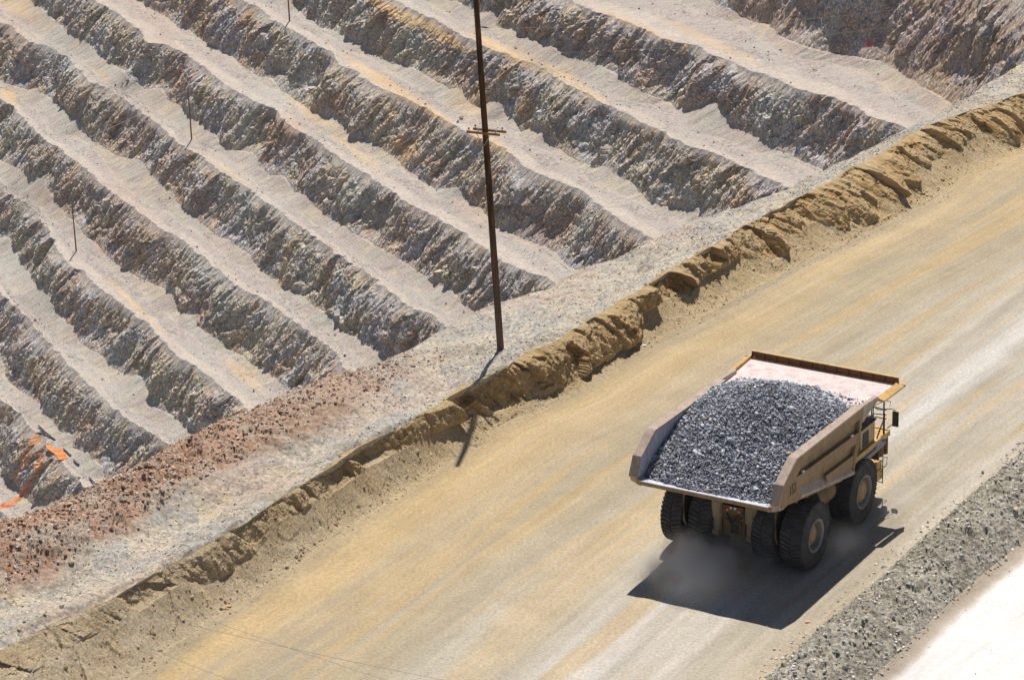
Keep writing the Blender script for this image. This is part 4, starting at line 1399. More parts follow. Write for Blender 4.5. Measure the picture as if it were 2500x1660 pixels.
wheel(0, -3.27, -1, 'rear', 0.1)
wheel(0, -1.72, -1, 'inner', 0.3)
wheel(0, 3.27, 1, 'rear', 0.5)
wheel(0, 1.72, 1, 'inner', 0.7)
wheel(5.9, -3.12, -1, 'front', 0.2)
wheel(5.9, 3.12, 1, 'front', 0.9)

# ---- chassis
b = MB()
for s in (-1, 1):
    b.box(-1.2, 8.9, s * 0.95 - 0.22, s * 0.95 + 0.22, 1.75, 2.75)
b.box(7.2, 8.6, -1.6, 1.6, 1.3, 2.7)
b.box(2.6, 3.3, -1.1, 1.1, 1.9, 2.6)
b.tube([(0, -3.0, RT_), (0, 3.0, RT_)], 0.42, 16)
b.tube([(5.9, -2.9, RT_), (5.9, 2.9, RT_)], 0.22, 12)
frame = b.build('chassis_frame', M_CHAS, truck, bevel=0.03)
b = MB()
b.lathe([(0.0, -0.75), (0.5, -0.72), (0.78, -0.4), (0.82, 0.0), (0.78, 0.4), (0.5, 0.72), (0.0, 0.75)], 28, (0, 0, RT_ - 0.02))
b.box(-1.22, -0.2, -0.62, 0.62, 1.35, 2.9)
b.build('axle_housing', M_CHAS, truck, smooth=False, bevel=0.06)
b = MB()
b.box(-1.30, -1.20, -0.42, 0.22, 1.50, 1.58)
b.box(-1.30, -1.20, -0.42, 0.22, 2.10, 2.18)
b.box(-1.30, -1.20, -0.42, -0.34, 1.58, 2.10)
b.box(-1.30, -1.20, 0.14, 0.22, 1.58, 2.10)
b.build('inspection_port', M_CHAS, truck, bevel=0.01)
MB().box(-1.235, -1.215, -0.33, 0.13, 1.59, 2.09).build('port_shade_sheet', M_DARK, truck)  # dark sheet painting the shade inside the open port
for s in (-1, 1):
    b = MB()
    b.tube([(-1.15, s * 0.92, 1.55), (-1.15, s * 0.92, 2.25)], 0.24, 20)
    b.tube([(-1.15, s * 0.92, 2.25), (-1.15, s * 0.92, 3.15)], 0.31, 20)
    b.box(-1.42, -0.9, s * 0.92 - 0.18, s * 0.92 + 0.18, 1.35, 1.6)
    b.tube([(-1.15, s * 0.92, 3.15), (-1.15, s * 0.92, 3.35)], 0.14, 12)
    b.build('suspension_strut', paint('strut_paint', (0.34, 0.25, 0.14), (0.30, 0.24, 0.17), 0.5), truck, smooth=True, auto=35)
b = MB()
b.box(-1.30, -1.22, -0.55, 0.55, 2.62, 3.0)
b.build('light_bracket', M_CHAS, truck)
for y, z, mt, nm_ in ((-0.34, 2.80, M_ORG, 'tail_light'), (-0.12, 2.92, M_WHT, 'reversing_light'), (0.10, 2.92, M_WHT, 'reversing_light'), (0.30, 2.80, M_ORG, 'tail_light'), (0.46, 2.74, M_RED, 'tail_light')):
    bb = MB()
    bb.add([], [])
    o = MB().tube([(-1.30, y, z), (-1.38, y, z)], 0.065, 12).build(nm_, mt, truck)
b = MB()
for (y0_, z0_, y1_, z1_) in ((-0.5, 2.5, 0.3, 2.35), (-0.3, 2.62, 0.4, 2.3), (0.35, 2.6, -0.1, 2.25)):
    b.tube([(-1.28, y0_, z0_), (-1.40, (y0_ + y1_) / 2, min(z0_, z1_) - 0.12), (-1.28, y1_, z1_)], 0.03, 6)
b.build('hydraulic_hose', M_DARK, truck, smooth=True)
# rock ejector bars hanging between the dual tyres
for s in (-1, 1):
    b = MB().tube([(-0.9, s * 2.50, 4.2), (-1.75, s * 2.50, 3.2), (-1.72, s * 2.50, 2.0), (-1.5, s * 2.5, 1.6)], 0.055, 8)
    b.build('rock_ejector', M_BODY, truck, smooth=True)
# mud flaps / tank on the right side between the wheels
b = MB()
b.tube([(2.1, -2.5, 2.45), (3.9, -2.5, 2.45)], 0.62, 24)
b.box(2.3, 3.7, -2.9, -1.2, 2.3, 2.6)
b.build('fuel_tank', M_BODY, truck, smooth=True, auto=35)
b = MB()
b.tube([(2.1, 2.4, 2.45), (3.9, 2.4, 2.45)], 0.60, 24)
b.box(2.3, 3.7, 1.2, 2.9, 2.3, 2.6)
b.build('hydraulic_tank', M_BODY, truck, smooth=True, auto=35)
for s in (-1, 1):
    b = MB()
    b.tube([(2.6, s * 1.35, 2.1), (3.1, s * 1.35, 4.0)], 0.17, 14)
    b.build('hoist_cylinder', M_CHAS, truck, smooth=True, auto=35)

# ---- front superstructure
b = MB()
b.box(5.3, 9.45, -3.45, 3.45, 3.56, 3.68)
b.box(5.3, 9.45, -3.50, -3.42, 3.44, 3.72)
b.box(5.3, 9.45, 3.42, 3.50, 3.44, 3.72)
b.box(9.45, 9.53, -3.5, 3.5, 3.40, 3.74)
deck = b.build('deck', M_YEL, truck, bevel=0.01)
b = MB()
b.box(6.35, 8.05, -3.30, -2.0, 3.69, 4.78)
cab_r = b.build('electrical_cabinet', paint('cabinet_paint', (0.50, 0.36, 0.16), (0.42, 0.33, 0.20), 0.45), truck, bevel=0.03)
b = MB()
b.box(6.55, 7.25, -3.325, -3.30, 3.80, 4.55)
b.build('cabinet_grille', M_DARK, cab_r)
b = MB()
for i in range(3): b.box(6.57, 7.23, -3.345, -3.325, 3.98 + i * 0.19, 4.01 + i * 0.19)
b.build('grille_bar', M_CHAS, cab_r)
MB().box(6.30, 8.12, -3.36, -1.95, 4.785, 4.85).build('cabinet_lid', M_DARK, cab_r, bevel=0.01)
b = MB()
b.box(6.9, 8.9, 0.9, 3.0, 3.69, 5.75)
cabin = b.build('cab', M_YEL, truck, bevel=0.05)
b = MB()
b.box(7.05, 8.75, 3.0, 3.02, 4.6, 5.5)
b.box(8.9, 8.92, 1.05, 2.85, 4.6, 5.5)
b.box(6.88, 6.9, 1.05, 2.85, 4.7, 5.4)
b.build('cab_window', M_DARK, cabin)
b = MB()
b.box(7.3, 9.3, -1.7, 0.8, 3.69, 4.3)
b.box(8.5, 9.45, -1.6, 1.6, 2.0, 3.5)
b.build('radiator_housing', M_CHAS, truck, bevel=0.04)
# slanted grey fender / step plate over the right front tyre
b = MB()
b.add([(6.2, -3.62, 3.36), (8.7, -3.62, 3.50), (8.75, -3.2, 3.62), (6.2, -3.2, 3.56), (6.2, -3.62, 3.14), (8.7, -3.62, 3.26), (8.75, -3.2, 3.4), (6.2, -3.2, 3.4)],
      [(0, 1, 2, 3), (7, 6, 5, 4), (0, 4, 5, 1), (1, 5, 6, 2), (2, 6, 7, 3), (3, 7, 4, 0)])
b.build('fender', M_GREY, truck, bevel=0.02)
# air cleaners under the deck at the front right
b = MB()
b.tube([(8.95, -3.02, 2.45), (8.95, -3.02, 3.2)], 0.36, 18)
b.tube([(8.95, -2.2, 2.45), (8.95, -2.2, 3.2)], 0.36, 18)
b.box(8.45, 8.55, -3.35, -2.0, 2.40, 3.4)
b.tube([(8.3, -3.3, 3.38), (9.35, -3.3, 3.38)], 0.13, 12)
b.tube([(9.45, -3.25, 2.4), (9.45, -3.25, 3.4)], 0.16, 12)
b.build('air_cleaner', M_CHAS, truck, smooth=True, auto=35)
b = MB()
b.box(8.6, 9.7, -3.1, 3.1, 0.95, 1.55)
b.box(9.0, 9.6, -3.05, -2.3, 1.55, 2.0)
b.build('front_bumper', M_YEL, truck, bevel=0.05)
b = MB()
for y in (-3.2, -2.75):
    b.tube([(9.35, y, 0.75), (9.35, y, 2.4)], 0.025, 6)
for z in (0.8, 1.1, 1.4, 1.7, 2.0, 2.3): b.tube([(9.35, -3.2, z), (9.35, -2.75, z)], 0.02, 6)
b.tube([(9.7, -3.1, 1.5), (9.95, -3.15, 1.55), (10.0, -3.15, 1.95), (9.7, -3.1, 2.05)], 0.025, 6)
b.build('access_ladder', M_DARK, truck, smooth=True)
# handrails
b = MB()


def rail(p):
    b.tube(p, 0.028, 6)


for x, y, h in ((6.4, -3.3, 5.65), (7.0, -3.3, 5.6), (7.6, -3.3, 5.5), (8.02, -3.2, 5.5)):
    b.tube([(x, y, 4.8), (x, y, h)], 0.03, 6)
rail([(6.4, -3.3, 5.6), (8.02, -3.25, 5.48), (8.3, -3.3, 5.25), (9.3, -3.35, 4.85), (9.45, -2.6, 4.85), (9.45, 3.3, 4.85), (8.0, 3.4, 4.85)])
rail([(6.4, -3.3, 5.2), (8.02, -3.25, 5.1), (9.3, -3.35, 4.6)])
rail([(9.45, -3.3, 4.3), (9.45, 3.3, 4.3), (8.0, 3.4, 4.3)])
for y in (-2.2, -1.1, 0, 1.1, 2.2, 3.3): rail([(9.45, y, 3.7), (9.45, y, 4.85)])
b.tube([(9.05, -3.35, 3.7), (9.05, -3.35, 4.75)], 0.055, 8)
b.tube([(9.05, -3.35, 4.5), (8.2, -3.35, 3.72)], 0.04, 8)
b.tube([(9.35, -3.2, 3.7), (9.35, -3.2, 5.65)], 0.045, 8)
b.tube([(9.35, -3.2, 5.3), (7.8, -3.2, 5.55)], 0.018, 6)
b.tube([(9.35, -3.2, 5.35), (9.75, -3.4, 5.15), (9.6, -3.4, 4.95)], 0.018, 6)
b.tube([(9.35, -3.2, 4.85), (9.8, -3.4, 4.75), (10.05, -3.5, 4.6), (10.05, -3.5, 3.9), (9.6, -3.3, 3.75)], 0.025, 6)
b.build('handrail', M_DARK, truck, smooth=True)
b = MB().box(9.98, 10.08, -3.72, -3.38, 3.72, 4.55)
b.build('mirror', M_DARK, truck, bevel=0.03)
MB().box(10.09, 10.12, -3.62, -3.40, 3.70, 4.4).build('mirror_bracket', M_YEL, truck)
MB().box(9.96, 10.06, 3.38, 3.72, 3.72, 4.55).build('mirror', M_DARK, truck, bevel=0.03)


# =================================================================== THE LOAD
def load_h(x, y):
    dx = x - 2.1
    a = np.where(dx < 0, 0.535, 0.43)
    h = 8.42 - np.sqrt((a * dx) ** 2 + (0.43 * y) ** 2 + 0.03)
    h = h + 0.14 * fbm(x * 0.8 + 5, y * 0.8, 3) + 0.10 * np.sin(x * 1.1 + 1) * np.cos(y * 0.9)
    fl = 4.90 - (x + 4.55) * 0.185
    return np.maximum(h, np.where(x > 4.8, 6.46, fl - 0.05))


gx = np.linspace(-4.32, 6.9, 150)
gy = np.linspace(-3.58, 3.58, 96)
GX, GY = np.meshgrid(gx, gy, indexing='ij')
GZ = load_h(GX, GY) - 0.06
edge = 0.5 * fbm(GY * 0.9, GY * 0 + 2, 3)
Rz = np.array(TM_.to_3x3())
Tz = np.array(TO)


def t2w(p): return p @ Rz.T + Tz


LP = t2w(np.stack([GX, GY, GZ], -1))
ld_empty = tag(empty('ore_load', tuple(TO)), None)
bpy.data.objects.remove(ld_empty)
rs = np.random.RandomState(11)
N = 30000
lx = rs.uniform(-4.35, 6.6, N)
ly = rs.uniform(-3.55, 3.55, N)
top_edge = 6.0 + 0.9 * np.cos(ly / 3.6 * 1.5) * 0.9 + 0.3 * fbm(ly * 1.2, ly * 0, 2)
keep = (lx < top_edge) | (rs.rand(N) < 0.03)
keep &= (lx > -4.12 + 0.16 * vnoise(ly * 1.5, ly * 0)) | (rs.rand(N) < 0.25)
keep &= load_h(lx, ly) + 0.1 > np.where(lx > 4.6, 6.50, 0)
lx, ly, top_edge = lx[keep], ly[keep], top_edge[keep]
sz = 0.055 + 0.11 * rs.rand(len(lx)) ** 2.6 + (rs.rand(len(lx)) < 0.02) * rs.uniform(0.08, 0.26, len(lx))
lz = load_h(lx, ly) + rs.uniform(-0.10, 0.06, len(lx))
lz = np.where(lx > top_edge + 0.1, 6.50 + sz * 0.3, lz)
C = t2w(np.stack([lx, ly, lz], -1))
V, F, R = rock_arrays(C, sz * 1.25, 5, 0.85)
# merge bed + stones into one stuff object
bedV = LP.reshape(-1, 3)
idx = np.arange(bedV.shape[0]).reshape(LP.shape[:2])
q1 = np.stack([idx[:-1, :-1], idx[1:, :-1], idx[1:, 1:]], -1).reshape(-1, 3)
q2 = np.stack([idx[:-1, :-1], idx[1:, 1:], idx[:-1, 1:]], -1).reshape(-1, 3)
bedF = np.concatenate([q1, q2])
bx_ = GX.reshape(-1)
sel = (bx_[bedF].max(1) < 6.0)
bedF = bedF[sel]
V = np.concatenate([bedV, V])
F = np.concatenate([bedF, F + len(bedV)])
R = np.concatenate([np.full(len(bedV), 0.1), R])


def tri_mesh(name, V, F, R, mat):
    me = bpy.data.meshes.new(name)
    me.vertices.add(len(V))
    me.vertices.foreach_set('co', V.reshape(-1).astype(np.float32))
    me.loops.add(len(F) * 3)
    me.loops.foreach_set('vertex_index', F.reshape(-1).astype(np.int32))
    me.polygons.add(len(F))
    me.polygons.foreach_set('loop_start', np.arange(0, len(F) * 3, 3, dtype=np.int32))
    me.polygons.foreach_set('loop_total', np.full(len(F), 3, dtype=np.int32))
    me.update(calc_edges=True)
    at = me.attributes.new('rnd', 'FLOAT', 'POINT')
    at.data.foreach_set('value', R.astype(np.float32))
    me.materials.append(mat)
    o = bpy.data.objects.new(name, me)
    COL.objects.link(o)
    return o


ld = tri_mesh('ore_load', V, F, R, M_ORE)
tag(ld, 'heaped load of broken blue grey ore filling the dump truck body', 'ore', kind='stuff')

M_OB = M_stone('ore_boulder_brown', (0.16, 0.13, 0.10), (0.20, 0.16, 0.12), (0.24, 0.2, 0.15))
M_OT = M_stone('ore_boulder_tan', (0.50, 0.40, 0.30), (0.54, 0.43, 0.33), (0.58, 0.47, 0.36))
M_OG = M_stone('ore_boulder_grey', (0.40, 0.41, 0.45), (0.5, 0.51, 0.55), (0.58, 0.59, 0.62))
for i, (px, sp, mt_, lab) in enumerate([((1878, 955), 26, M_OB, 'dark brown slab lying near the top of the ore heap in the truck'), ((1691, 1009), 15, M_OT, 'round tan stone on the upper left side of the ore heap'),
                                        ((1764, 1061), 24, M_OG, 'pale flat slab in the middle of the ore heap'), ((1782, 1070), 18, M_OG, 'pale angular block just right of the flat slab on the ore heap'),
                                        ((1845, 1193), 18, M_OG, 'bluish grey block low on the rear slope of the ore heap'), ((1672, 1023), 20, M_OG, 'light grey block close to the left rail on the ore heap')]):
    d = ray(np.array(px, float))
    lo_, hi_ = 120.0, 200.0
    for tt in np.linspace(lo_, hi_, 1600):
        q_ = CO + d * tt
        l_ = (q_ - Tz) @ Rz
        if l_[2] < float(load_h(np.array(l_[0]), np.array(l_[1]))) + 0.02: break
    sz_ = sp / (FPX / np.linalg.norm(q_ - CO))
    o = rocks('ore_boulder', np.zeros((1, 3)), np.array([sz_]), mt_, 500 + i, 0.7)
    o.location = tuple(q_ + np.array([0, 0, 0.03]))
    tag(o, lab, 'boulder', 'large stones on top of the truck load')

# =================================================================== POWER POLES AND LINES
def M_pole():
    m = NT('creosoted_wood', rough=0.8, spec=0.2)
    co = m.obj()
    a = m.noise(co, 1.0, 5, 0.65, 0.4, (6, 6, 0.5))
    c = m.ramp(a, [(0.3, (0.022, 0.014, 0.008)), (0.5, (0.06, 0.030, 0.012)), (0.7, (0.17, 0.075, 0.022))])
    z = m.sep(co)[2]
    c = m.mix(m.ramp(m.math('DIVIDE', z, 10.0), [(0.0, 0.75), (0.35, 0.5), (0.9, 0.0)]), c, m.mix(a, (0.09, 0.06, 0.045), (0.25, 0.17, 0.12)))
    return m.fin(c, m.bump(a, 0.4, 0.03))


M_POLE = M_pole()
M_ARM = paint('crossarm_wood', (0.34, 0.17, 0.07), (0.22, 0.12, 0.06), 0.4, 0.8, 3)
M_INS = emit_free('insulator_glaze', (0.34, 0.36, 0.38))
M_INSB = emit_free('insulator_brown', (0.16, 0.13, 0.10))
pb = ground_px((1222, 850), 1.2)
HP = 24.0
pole = empty('power_pole', tuple(pb))
tag(pole, 'tall brown wooden power pole with a crossarm standing on the near shoulder', 'power pole')
lean = np.array([-0.044, 0.0])
pp = lambda z: np.array([lean[0] * z, lean[1] * z, z])
b = MB()
pts = [tuple(pp(z)) for z in np.linspace(-1.0, HP, 14)]
b.tube(pts, [0.205 - 0.065 * i / 13 for i in range(14)], 16)
b.build('pole_shaft', M_POLE, pole, smooth=True, auto=50)


def pole_z(py):
    """height on the pole seen at picture row py"""
    lo, hi = 0.0, HP
    for _ in range(40):
        mid = (lo + hi) / 2
        if project(pb + pp(mid))[1] > py: lo = mid
        else: hi = mid
    return (lo + hi) / 2


za = pole_z(322)
c0 = pp(za)
adir = np.array([0.93, -0.10, 0.0])
adir = np.array([math.cos(math.radians(-22)), math.sin(math.radians(-22)), 0])
perp = np.array([-adir[1], adir[0], 0])
for k, (o_, sh) in enumerate(((-0.30, 0.0), (0.30, 0.14))):
    cc_ = c0 + perp * o_
    b = MB()
    A_ = cc_ - adir * 0.98 + adir * sh
    B_ = cc_ + adir * 0.98 + adir * sh
    vs = []
    for e in (A_, B_):
        for q in ((-1, -1), (1, -1), (1, 1), (-1, 1)): vs.append(e + perp * 0.055 * q[0] + np.array([0, 0, 0.065 * q[1]]))
    b.add(vs, [(0, 1, 2, 3), (7, 6, 5, 4), (0, 4, 5, 1), (1, 5, 6, 2), (2, 6, 7, 3), (3, 7, 4, 0)])
    arm = b.build('crossarm', M_ARM, pole, bevel=0.01)
    for f in (-0.85, -0.3, 0.75):
        c_ = cc_ + adir * (f + sh) + np.array([0, 0, 0.06])
        ins = MB().tube([c_, c_ + np.array([0, 0, 0.10])], 0.015, 6)
        ins.tube([c_ + np.array([0, 0, 0.10]), c_ + np.array([0, 0, 0.15]), c_ + np.array([0, 0, 0.2])], [0.07, 0.055, 0.03], 10)
        ins.build('pin_insulator', M_INS, arm, smooth=True, auto=40)
b = MB()
for s in (-1, 1):
    b.tube([c0 - perp * 0.3 + adir * 0.45 * s, c0 - perp * 0.2 + np.array([0, 0, -0.75])], 0.02, 6)
b.build('arm_brace', M_INS, pole)
wire_pts = []
for py, s in ((66, 1), (138, -1), (218, 1), (20 - 60, -1)):
    z = pole_z(py) if py > 0 else 22.0
    c_ = pp(z)
    d_ = adir * s
    b = MB()
    b.tube([c_ + d_ * 0.15, c_ + d_ * 0.26], 0.035, 8)
    for i in range(5):
        x0_ = 0.26 + i * 0.055
        b.tube([c_ + d_ * x0_, c_ + d_ * (x0_ + 0.028)], 0.05, 10)
        b.tube([c_ + d_ * (x0_ + 0.028), c_ + d_ * (x0_ + 0.055)], 0.032, 10)
    b.tube([c_ + d_ * 0.53, c_ + d_ * 0.60], 0.028, 8)
    b.build('line_post_insulator', M_INSB, pole, smooth=True, auto=40)
    wire_pts.append(pb + c_ + d_ * 0.60)
b = MB().tube([tuple(pp(pole_z(356)) + adir * 0.17), tuple(pp(pole_z(356)) + adir * 0.30 + np.array([0, 0, 0.03]))], 0.04, 8)
b.build('spool_insulator', M_INS, pole, smooth=True)

M_POLEF = paint('weathered_pole', (0.26, 0.13, 0.06), (0.20, 0.11, 0.06), 0.5, 0.9)
FARP = []
for (bx, by, tx, ty, lab, sub) in ((467, 338, 459, 218, 'slim far wooden pole standing alone in the middle of the upper left terraces', 0),
                                   (187, 611, 172, 492, 'slim far wooden pole on a lower terrace near the left edge', 1),
                                   (707, 50, 702, -70, 'slim far wooden pole cut off by the top edge of the picture', 2)):
    P0 = wall_interp((bx, by))
    px0 = project(P0)
    P0 = P0 + RT * 0
    D0 = np.linalg.norm(P0 - CO)
    H0 = (by - ty) / (FPX / D0) / 0.945
    fp = empty('power_pole', tuple(P0 + np.array([0, 0, -0.3])))
    tag(fp, lab, 'power pole', 'power poles standing on the far terraces')
    b = MB()
    lx_ = -0.018 * H0
    b.tube([(0, 0, 0), (lx_, 0, H0)], [0.24, 0.17], 10)
    b.build('pole_shaft', M_POLEF, fp, smooth=True, auto=50)
    b = MB()
    for hz in (H0 - 0.5, H0 - 1.9, H0 - 3.3):
        b = MB()
        b.tube([(lx_ * hz / H0, 0, hz), (lx_ * hz / H0 + 0.8, -0.3, hz + 0.05)], 0.06, 6)
        b.build('line_post_insulator', M_INS, fp)
    FARP.append(P0 + np.array([lx_, 0, H0 - 0.5]))

M_WIRE = emit_free('aluminium_cable', (0.8, 0.8, 0.82), 0.6)
M_WIREG = emit_free('grey_cable', (0.35, 0.35, 0.36), 0.6)
M_WIRED = emit_free('dark_cable', (0.26, 0.26, 0.27), 0.6)


def cable(a, bb, sag, r, mat, label, group=None):
    a = np.array(a, float)
    bb = np.array(bb, float)
    n = 24
    pts = []
    for i in range(n + 1):
        f = i / n
        p = a + (bb - a) * f
        p[2] -= sag * 4 * f * (1 - f)
        pts.append(tuple(p))
    o = MB().tube(pts, r if not isinstance(r, tuple) else [r[0] + (r[1] - r[0]) * i / n for i in range(n + 1)], 5).build('power_cable', mat, None, smooth=True)
    tag(o, label, 'cable', group)
    return o


def deep(px, dist):
    d = ray(np.array(px, float))
    return CO + d * (dist / math.hypot(d[0], d[1]))


# lines leaving the near pole towards the lower left terraces (they hang free far in front of the wall)
ends = [((213, 744), 620), ((180, 780), 620), ((216, 798), 620), ((220, 822), 620)]
labs = ['highest thin grey cable of four crossing the lower left terraces', 'second highest thin grey cable crossing the lower left terraces',
        'third thin grey cable down crossing the lower left terraces', 'lowest thin grey cable of the four crossing the lower left terraces']
st_ = [wire_pts[0], wire_pts[1], wire_pts[2], pb + c0 - perp * 0.3 - adir * 0.85 + np.array([0, 0, 0.2])]
for (e, dd), lb, s_ in zip(ends, labs, st_):
    far = deep((e[0] - 260, e[1] + 90), 900)
    cable(s_, far, 2.0, (0.006, 0.035), M_WIRE, lb, 'power cables across the far terraces')
cable(FARP[0], deep((-120, 470), 1000), 1.5, 0.05, M_WIRE, 'thin grey cable running left from the lone pole in the middle of the terraces')
cable(FARP[0], deep((900, 130), 940), 3.0, 0.04, M_WIRE, 'thin grey cable running up to the right from the lone pole on the terraces')
for k, (s_, e) in enumerate(zip(wire_pts[:3], ((2620, -90), (2620, -60), (2620, -30)))):
    cable(s_, deep(e, 560), 3.0, (0.005, 0.012), M_WIREG, ['uppermost thin cable over the rock face at the upper right', 'middle thin cable over the rock face at the upper right', 'lowest thin cable over the rock face at the upper right'][k], 'thin cables at the upper right')
for k, (a_, e) in enumerate((((-120, 1365), (1250, 1690)), ((-60, 1290), (1300, 1770)), ((120, 1462), (760, 1722)))):
    cable(deep(a_, 118), deep(e, 100), 0.35, 0.007, M_WIRED, ['thin dark cable crossing above the road at the lower left, topmost', 'thin dark cable over the lower left road, second one down', 'short thin dark cable at the bottom edge, lowest of the three'][k], 'dark cables above the road')

# =================================================================== STONES
M_RUB = M_stone('red_rubble', (0.27, 0.15, 0.10), (0.48, 0.31, 0.21), (0.66, 0.52, 0.41))
M_GRS = M_stone('grey_gravel', (0.36, 0.33, 0.28), (0.52, 0.48, 0.42), (0.72, 0.68, 0.61))
M_TAN = M_stone('tan_gravel', (0.30, 0.22, 0.12), (0.46, 0.36, 0.22), (0.62, 0.52, 0.38))
M_FAR = M_stone('bench_rubble', (0.20, 0.15, 0.13), (0.42, 0.35, 0.31), (0.62, 0.56, 0.50), 0.6)


def scatter_tn(N, seed, tr, fn, keep=None):
    """stones between two lateral curves"""
    rs = np.random.RandomState(seed)
    t = rs.uniform(tr[0], tr[1], N)
    f = rs.rand(N)
    n = fn(t, f)
    return t, n, rs


def heights(t, n):
    i = np.clip(np.searchsorted(TT, t), 0, NTt - 1)
    out = np.zeros(len(t))
    for j in range(len(t)):
        for nn, zz in ((n0_, z0), (n1, z1), (n2, z2), (n3, z3), (n4, z4), (n5, z5)):
            if n[j] <= nn[i[j], -1]:
                out[j] = np.interp(n[j], nn[i[j]], zz[i[j]])
                break
    return out


def tnz(t, n, z): return t[:, None] * DT + n[:, None] * DV + z[:, None] * np.array([0, 0, 1.0])


iS = lambda t: np.interp(t, TT, nS)
iC = lambda t: np.interp(t, TT, nC)
iF = lambda t: np.interp(t, TT, nF)
iWi = lambda t: np.interp(t, TT, nWi)
iWo = lambda t: np.interp(t, TT, nWo)
# red rubble ridge
t, n, rs = scatter_tn(30000, 21, (84, 138), lambda t, f: iS(t) - 1.0 + (iC(t) - iS(t)) * 0.50 * f ** 1.1)
kp = rs.rand(len(t)) < np.interp(t, TT, rubw) * np.clip(1.25 - (n - iS(t)) / (0.5 * (iC(t) - iS(t))) + 0.5 * vnoise(t * 0.2, n * 0.3), 0.03, 1)
t, n = t[kp], n[kp]
S = 0.055 + 0.24 * rs.rand(len(t)) ** 8
o = rocks('rubble', tnz(t, n, heights(t, n) + S * 0.15), S * 1.2, M_RUB, 31)
tag(o, 'reddish broken rubble heaped along the outer edge at the lower left', 'rubble', kind='stuff')
# grey and pinkish shoulder gravel
t, n, rs = scatter_tn(34000, 22, (84, 212), lambda t, f: iS(t) + (iC(t) - 0.5 - iS(t)) * f)
kp = rs.rand(len(t)) < 0.35 + 0.65 * (vnoise(t * 0.3, n * 0.35) > 0.0)
t, n = t[kp], n[kp]
S = 0.045 + 0.13 * rs.rand(len(t)) ** 7
o = rocks('gravel', tnz(t, n, heights(t, n) + S * 0.15), S * 1.2, M_GRS, 32)
tag(o, 'loose grey gravel strewn over the shoulder behind the berm', 'gravel', kind='stuff')
# berm apron and road edge gravel
t, n, rs = scatter_tn(9000, 23, (84, 212), lambda t, f: iC(t) + (iF(t) - iC(t)) * (0.35 + 0.85 * f))
S = 0.035 + 0.10 * rs.rand(len(t)) ** 6
o = rocks('gravel', tnz(t, n, heights(t, n) + S * 0.1), S * 1.2, M_TAN, 33)
tag(o, 'tan gravel on the sloping foot of the earth berm', 'gravel', kind='stuff')
# clods broken off the berm
rs = np.random.RandomState(61)
BW = world(n2b, z2)
rows_ok = np.where((TT > 84) & (TT < 212))[0]
ri_ = rs.choice(rows_ok, 5200)
ci_ = np.clip((NBF * (0.08 + 0.9 * rs.rand(5200) ** 0.75)).astype(int), 3, NBF - 1)
dn_ = vnoise(TT[ri_] * 0.5, ci_ * 0.12) + 0.3 * rs.rand(5200)
sel_ = dn_ > 0.05
S = 0.05 + 0.30 * rs.rand(5200) ** 6
M_CLOD = M_stone('earth_clod', (0.30, 0.20, 0.09), (0.46, 0.34, 0.19), (0.60, 0.48, 0.31))
o = rocks('clods', (BW[ri_, ci_] + np.array([0, 0, 0.02]))[sel_], S[sel_], M_CLOD, 62)
tag(o, 'brown clods of earth broken off the berm and lying on its slope', 'clods', kind='stuff')
# windrow stones
t, n, rs = scatter_tn(15000, 24, (84, 160), lambda t, f: iWi(t) - 0.8 + (iWo(t) + 0.3 - iWi(t) + 0.8) * f)
kp = (n > iWi(t) + 0.3) | (rs.rand(len(t)) < 0.3)
t, n = t[kp], n[kp]
S = 0.05 + 0.20 * rs.rand(len(t)) ** 4
o = rocks('gravel', tnz(t, n, heights(t, n) + S * 0.12), S * 1.25, M_GRS, 34)
tag(o, 'grey gravel and clods covering the windrow at the lower right', 'gravel', kind='stuff')

t, n, rs = scatter_tn(700, 26, (84, 150), lambda t, f: iWo(t) + 6 * f ** 2.5)
S = 0.03 + 0.10 * rs.rand(len(t)) ** 5
o = rocks('gravel', tnz(t, n, heights(t, n) + S * 0.15), S, M_GRS, 36)
tag(o, 'few small stones on the pale bank at the lower right corner', 'gravel', kind='stuff')

# single boulders, each a thing: pixel, size in pixels of the photo, material, label
def boulder(px, spx, mat, label, seed, group=None, near=True, flat=0.85, name='boulder'):
    if near: p = ground_px(px, 1.2)
    else: p = wall_interp(px)
    s = spx / (FPX / np.linalg.norm(p - CO))
    c = np.array([[p[0], p[1], p[2] + s * 0.22]])
    o = rocks(name, np.zeros((1, 3)), np.array([s]), mat, seed, flat)
    o.location = tuple(c[0])
    tag(o, label, 'boulder', group)
    return o


